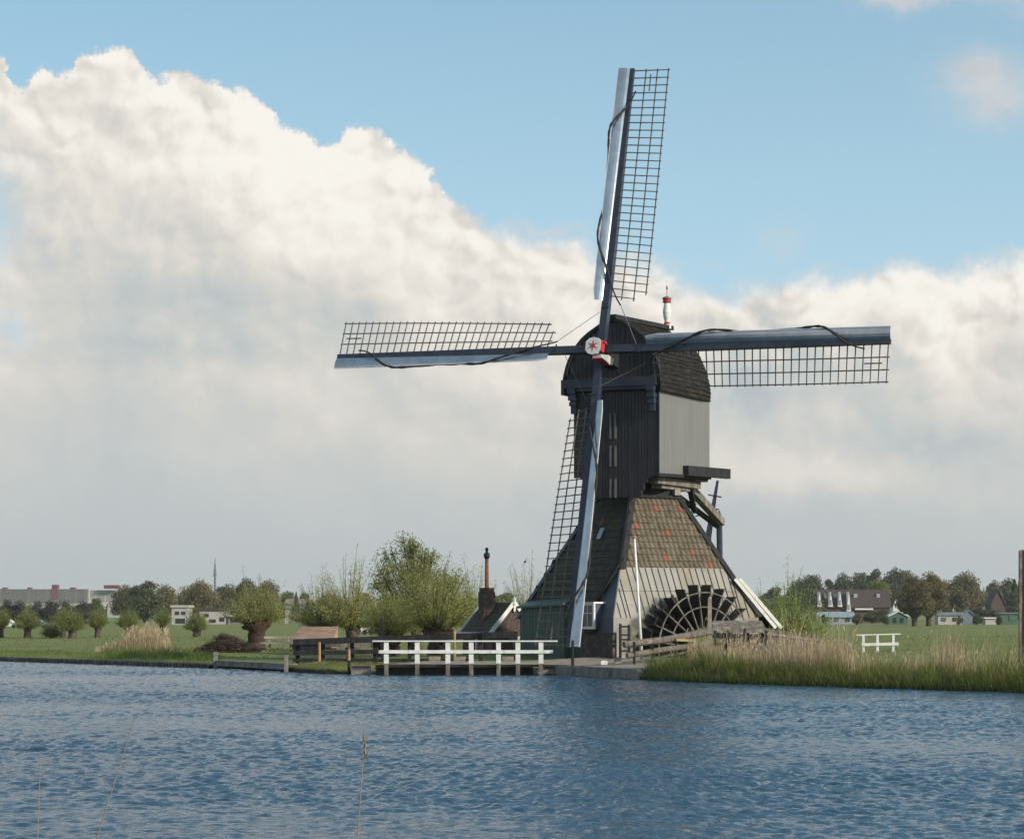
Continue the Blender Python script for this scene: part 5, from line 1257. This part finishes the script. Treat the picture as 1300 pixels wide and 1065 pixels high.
# caravan
Y = 260; cp = Vector((X_(467, Y), Y, .3)); cv = thing('caravan', 'white caravan parked beyond the willows', 'caravan', cp)
mb = MB(); w2 = 10 * Y / F; mb.prism([(-w2, 0, .35), (w2 * .95, 0, .35), (w2, 0, .9), (w2 * .85, 0, 1.55), (-w2 * .9, 0, 1.6), (-w2, 0, 1.2)], (0, 1.6, 0)); part('body', mb, M['white'], cv)
mb = MB(); mb.box(-.5, .2, -.03, -.01, .85, 1.25); mb.box(.35, .65, -.03, -.01, .85, 1.25); part('window', mb, M['dark_window'], cv)
for x in (-.35, .35): mb = MB(); mb.tube([(x, -.05, .28), (x, .15, .28)], .28, 14); part('wheel', mb, M['iron'], cv)
# garden clutter near willows: vehicle at left edge
Y = 380
for px, l_, mt in ((7, 'white parked car at the left edge beyond the field', 'white'), (45, 'blue-grey parked car beyond the left field willows', 'tarp_blue')):
    c = thing('parked_car', l_, 'car', (X_(px, Y), Y, .3), 0, 'cars parked beyond the left field')
    mb = MB(); mb.prism([(-2.1, 0, .3), (2.1, 0, .3), (2.1, 0, .75), (1.2, 0, .9), (.6, 0, 1.4), (-1.2, 0, 1.45), (-2.0, 0, .95)], (0, 1.7, 0)); part('body', mb, M[mt], c)
    mb = MB(); mb.prism([(-1.5, -.02, .95), (.8, -.02, .95), (.5, -.02, 1.3), (-1.1, -.02, 1.35)], (0, -.02, 0)); part('window', mb, M['dark_window'], c)
    for x in (-1.3, 1.3): mb = MB(); mb.tube([(x, -.04, .32), (x, .2, .32)], .32, 12); part('wheel', mb, M['iron'], c)
# bird
bp0 = XZ(666.5, 713, 90); mb = MB(); mb.tube([(-.02, -.1, 0), (0, 0, 0), (.02, .12, .02)], [.01, .05, .012], 6); mb.face([(-.005, .02, 0), (.02, -.05, .0), (.12, -.02, .24)]); mb.face([(-.02, .02, 0), (.0, -.05, .0), (-.12, -.02, -.22)]); mb.face([(-.02, .02, .01), (.0, -.05, .01), (-.12, -.02, -.21)])
o = part('bird', mb, M['iron'], None, bp0); tag(o, 'small dark bird flying left of the mill', 'bird')

# ------------------------------------------------------------------ brushwood pile
bpo = XZ(286, 826, 142); bpo.z = gz(bpo.x, bpo.y); mb = MB()
for i in range(1500):
    x = random.gauss(0, 1.0) * 1.05; x = max(-1.9, min(1.9, x)); hmax = .95 * max(.1, 1 - abs(x + .1) / 2.3) + (.15 if x > -.5 else -.1)
    p = Vector((x, random.uniform(-.6, .6), random.uniform(0, max(.1, hmax)))); d = Vector((random.gauss(0, 1), random.gauss(0, .5), random.gauss(0, .25))).normalized() * random.uniform(.15, .4)
    mb.tube([p - d, p + d], random.uniform(.008, .02), 3, False)
o = part('brushwood_pile', mb, M['bark'], None, bpo); tag(o, 'long dark brushwood pile on the lawn beside the picnic table', 'brushwood pile')

# ------------------------------------------------------------------ reeds and grass
def blades(base, h, w, lean, seed=0, bow=.25):
    """two-quad curved blades; base (N,3), h (N,), w (N,), lean (N,2)"""
    N = len(base); a = rng.uniform(0, 6.28, N); side = np.stack([np.cos(a), np.sin(a), np.zeros(N)], 1) * (w[:, None] / 2)
    L = np.concatenate([lean, np.zeros((N, 1))], 1) * h[:, None]
    up = np.array([0, 0, 1.0])[None] * h[:, None]
    m = base + up * .55 + L * .35; t_ = base + up * 1.0 + L * 1.0
    q1 = np.stack([base - side, base + side, m + side * .8, m - side * .8], 1); q2 = np.stack([m - side * .8, m + side * .8, t_ + side * .15, t_ - side * .15], 1)
    out = np.empty((2 * N, 4, 3)); out[0::2] = q1; out[1::2] = q2; return out
def strip(pts, dmin, dmax, N, zf=None):
    """random points in a band behind the bank line between photo columns"""
    seg = [(Vector(a), Vector(b)) for a, b in zip(pts[:-1], pts[1:])]; Ls = np.array([(b - a).length for a, b in seg]); c = np.cumsum(Ls) / Ls.sum()
    out = []
    for _ in range(N):
        r = random.random(); i = int(np.searchsorted(c, r)); a, b = seg[min(i, len(seg) - 1)]; q = a.lerp(b, random.random()); d = random.uniform(dmin, dmax)
        x, y = q.x + BN.x * d, q.y + BN.y * d
        z = gz(x, y) * (1 if d > .5 else (.3 + d * .9)) - .05
        out.append((x, y, z, d))
    return np.array(out)
def mass(name, quadlists, mats, label, cat):
    Q_ = np.concatenate([q for q, _ in quadlists]); mi = np.concatenate([[i] * len(q) for q, i in quadlists])
    o = link(name, quads(name, Q_, mi, mats)); tag(o, label, cat, kind='stuff'); return o
right = [(5.1, 93.6), (6.6, 90.4), (10.0, 85.7), (13.6, 81.6), (16.9, 78), (24, 69.5)]
P0 = strip(right, -.15, 3.2, 26000); n = len(P0)
clump = .75 + .45 * np.sin(P0[:, 0] * 2.3) * np.sin(P0[:, 1] * 1.7 + 1) + .2 * np.sin(P0[:, 0] * 7.1)
h = rng.uniform(.22, .62, n) * clump * (1 + .8 * (np.sin(P0[:, 0] * 3.3 + 2) * np.sin(P0[:, 1] * 2.1) > .45)); g1 = blades(P0[:, :3], h, rng.uniform(.012, .03, n), rng.normal(size=(n, 2)) * .35 + np.array([-.1, -.1]))
P1 = strip(right, -.1, 4.5, 15000); n = len(P1); h = rng.uniform(.25, .75, n); g2 = blades(P1[:, :3], h, rng.uniform(.01, .022, n), rng.normal(size=(n, 2)) * .4)
mass('bank_grass', [(g1, 0), (g2, 1)], [M['grass_blade'], M['grass_dry']], 'tufted green and dry grass along the right bank', 'grass')
P2 = strip(right, .9, 3.6, 13000)
dens = .5 + .5 * np.sin(P2[:, 0] * 1.1 + .6) * np.sin(P2[:, 0] * .47 + 2.0) + .25 * np.sin(P2[:, 0] * 3.7); px_ = 650 + F * P2[:, 0] / P2[:, 1]
wgt = np.where(px_ < 860, .25, 1.0) * np.where((px_ > 960) & (px_ < 1075), 1.6, 1.0) * np.where((px_ > 1185) & (px_ < 1215), 1.8, 1.0) * np.where((px_ > 1085) & (px_ < 1170), .35, 1.0) * np.where(px_ > 1225, .45, 1.0)
keep = rng.uniform(size=len(P2)) < np.clip(dens * wgt, .06, 1) * .8; P2 = P2[keep]; px_ = px_[keep]; n = len(P2)
tall = np.where((px_ > 955) & (px_ < 1080), 1.25, 1.0) * np.where((px_ > 1185) & (px_ < 1215), 1.35, 1.0)
h = (rng.uniform(.6, 1.2, n) + (rng.uniform(size=n) < .14) * rng.uniform(.3, 1.0, n)) * tall
r1 = blades(P2[:, :3], h, rng.uniform(.012, .024, n), rng.normal(size=(n, 2)) * np.where(rng.uniform(size=(n, 1)) < .15, .45, .12) + np.array([.05, 0]))
tips = P2[:, :3] + np.array([0, 0, 1.0]) * h[:, None] * .97; sel = rng.uniform(size=n) < .3
pl = leafquads(tips[sel], .2, .035, np.repeat(np.array([[0.15, 0, 1.0]]), sel.sum(), 0), .2)
mass('reeds', [(r1, 0), (pl, 0)], [M['reed_tan']], 'tan dry reeds standing along the right bank', 'reeds')
# left reeds clump
n = 1300; u0 = rng.uniform(-1, 1, n); x = X_(180, 143) + np.sign(u0) * np.abs(u0) ** 1.15 * 1.7; lowm = rng.uniform(size=n) < .16; x = np.where(lowm, X_(142, 143) + rng.uniform(-1, 1, n) * 1.0, x); y = 143 + rng.uniform(-1.2, 1.2, n)
prof_ = np.clip(1.15 - .5 * np.abs((x - X_(188, 143)) / 1.6) ** 2, .45, 1.2) + .12 * np.sin(x * 5.1) + .08 * np.sin(x * 11.3 + 1)
hh = rng.uniform(.3, 1.0, n) ** .6 * 1.55 * prof_ * np.where(lowm, .62, 1.0); b3 = np.stack([x, y, np.full(n, .25)], 1)
r2 = blades(b3, hh, rng.uniform(.014, .026, n), rng.normal(size=(n, 2)) * .16 + np.array([-.06, 0])); pl = leafquads((b3 + np.array([0, 0, 1.0]) * hh[:, None])[:900], .22, .05, np.repeat(np.array([[0, 0, 1.0]]), 900, 0), .2)
mass('reed_clump', [(r2, 0), (pl, 0)], [M['reed_tan']], 'tan reed clump on the left bank', 'reeds')
# left bank weeds and lawn edge grass
leftl = [(-36, 141), (-28.6, 132), (-14.0, 113.2), (-9.8, 105.4)]
P3 = strip(leftl, .25, 9, 15000); n = len(P3); cl_ = .6 + .4 * np.sin(P3[:, 0] * .8) * np.sin(P3[:, 1] * .5)
pxl = 650 + F * P3[:, 0] / P3[:, 1]; hgt = rng.uniform(.08, .26, n) * cl_ * np.where((pxl > 130) & (pxl < 270), 2.6 + 1.2 * np.sin(P3[:, 0] * 2.7), 1) * np.where(pxl > 283, .35, 1)
g3 = blades(P3[:, :3], hgt, rng.uniform(.02, .04, n), rng.normal(size=(n, 2)) * .5)
P4 = strip([(-9.4, 105), (-8.2, 102.4), (-5.6, 101.8), (-3.2, 101.8)], .2, 3.5, 2500); n = len(P4); g4 = blades(P4[:, :3], rng.uniform(.05, .2, n), rng.uniform(.015, .03, n), rng.normal(size=(n, 2)) * .6)
mass('lawn_grass', [(g3, 0), (g4, 1)], [M['grass_field'], M['grass_dry']], 'short grass and weeds on the left bank', 'grass')
# field tufts
n = 12000; y = 120 * np.exp(rng.uniform(0, .7, n)); x = rng.uniform(-.235, .235, n) * y
bd = (x - (-28.6)) * .765 + (y - 132) * .645; ok = (bd > 5) & ((np.abs(x - 3) > 14) | (y > 135)); x, y = x[ok], y[ok]; n = len(x)
b5 = np.stack([x, y, np.array([gz(a, b_) for a, b_ in zip(x, y)]) - .03], 1)
g5 = blades(b5, rng.uniform(.05, .2, n) * (y / 150) ** .2, rng.uniform(.03, .07, n) * (y / 150), rng.normal(size=(n, 2)) * .6)
g6 = g5[: len(g5) // 4]
mass('field_tufts', [(g5[len(g5) // 4:], 0), (g6, 1)], [M['grass_field'], M['grass_dry']], 'uneven tufts of grass across the pasture', 'grass')
# foreground reed stems standing in the near water
for (px, py, Y, dx, l_) in ((464, 920, 6.2, -.02, 'near reed stem with a soft plume rising from the water at the bottom centre'), (176, 893, 6.8, -.09, 'thin leaning near reed stem at the bottom left'), (52, 942, 6.0, -.01, 'short thin near reed stem at the bottom left corner')):
    top = XZ(px, py, Y); rs = thing('reed_stem', l_, 'reed', (top.x + dx * 8, Y, -.3), 0, 'reed stems in the near water')
    L_ = Vector((-dx * 8, 0, top.z + .3)); mb = MB(); mb.tube([(0, 0, 0), L_ * .5 + Vector((dx * .6, 0, 0)), L_ * .985], [.005, .003, .0012], 5, False); part('stem', mb, M['plume'], rs)
    if px == 464: C = np.array([list(L_ * .985 + Vector((rng.normal() * .0025, rng.normal() * .003, rng.uniform(-.05, .01)))) for _ in range(90)]); me = quads('plume', leafquads(C, .016, .003, np.repeat(np.array([[.1, 0, 1.0]]), 90, 0), .4), [0] * 90, [M['plume']]); link('plume', me, rs)

# ------------------------------------------------------------------ every separate piece an object of its own
def split(names):
    for o in [o for o in bpy.data.objects if o.type == 'MESH' and o.name.split('.')[0] in names]:
        me = o.data; par = list(range(len(me.vertices)))
        def find(a):
            while par[a] != a: par[a] = par[par[a]]; a = par[a]
            return a
        for e in me.edges: par[find(e.vertices[0])] = find(e.vertices[1])
        groups = {}
        for p in me.polygons: groups.setdefault(find(p.vertices[0]), []).append(p)
        if len(groups) < 2: continue
        for gi, (_, ps) in enumerate(groups.items()):
            mb = MB()
            for p in ps: mb.face([tuple(me.vertices[i].co) for i in p.vertices], p.material_index)
            nm = mb.mesh(names[o.name.split('.')[0]], list(me.materials))
            if gi == 0: first = nm
            else: c = o.copy(); c.data = nm; c.name = names[o.name.split('.')[0]]; COL.objects.link(c)
        o.data = first; o.name = names[o.name.split('.')[0]]
split({'light_strips': 'light_strip', 'beam_ends': 'beam_end', 'trestle_beams': 'trestle_beam', 'red_bands': 'red_band', 'step_pegs': 'step_peg', 'slats': 'slat', 'sail_rope_': 'sail_rope'})

# ------------------------------------------------------------------ the air between here and the horizon
hm = bpy.data.materials.new('haze'); hm.use_nodes = True; t = NT(hm.node_tree); t.n.clear()
vol = t.node('ShaderNodeVolumePrincipled'); vol.inputs['Color'].default_value = (.9, .93, .96, 1); vol.inputs['Density'].default_value = .00009; vol.inputs['Anisotropy'].default_value = .2
o_ = t.node('ShaderNodeOutputMaterial'); t.l.new(vol.outputs[0], o_.inputs['Volume'])
mb = MB(); mb.box(-4100, 700, -130, 4300, -1.7, 75); hz_o = link('haze', mb.mesh('haze', hm)); hz_o['kind'] = 'stuff'; hz_o['label'] = 'thin pale haze over the flat land'; hz_o['category'] = 'haze'
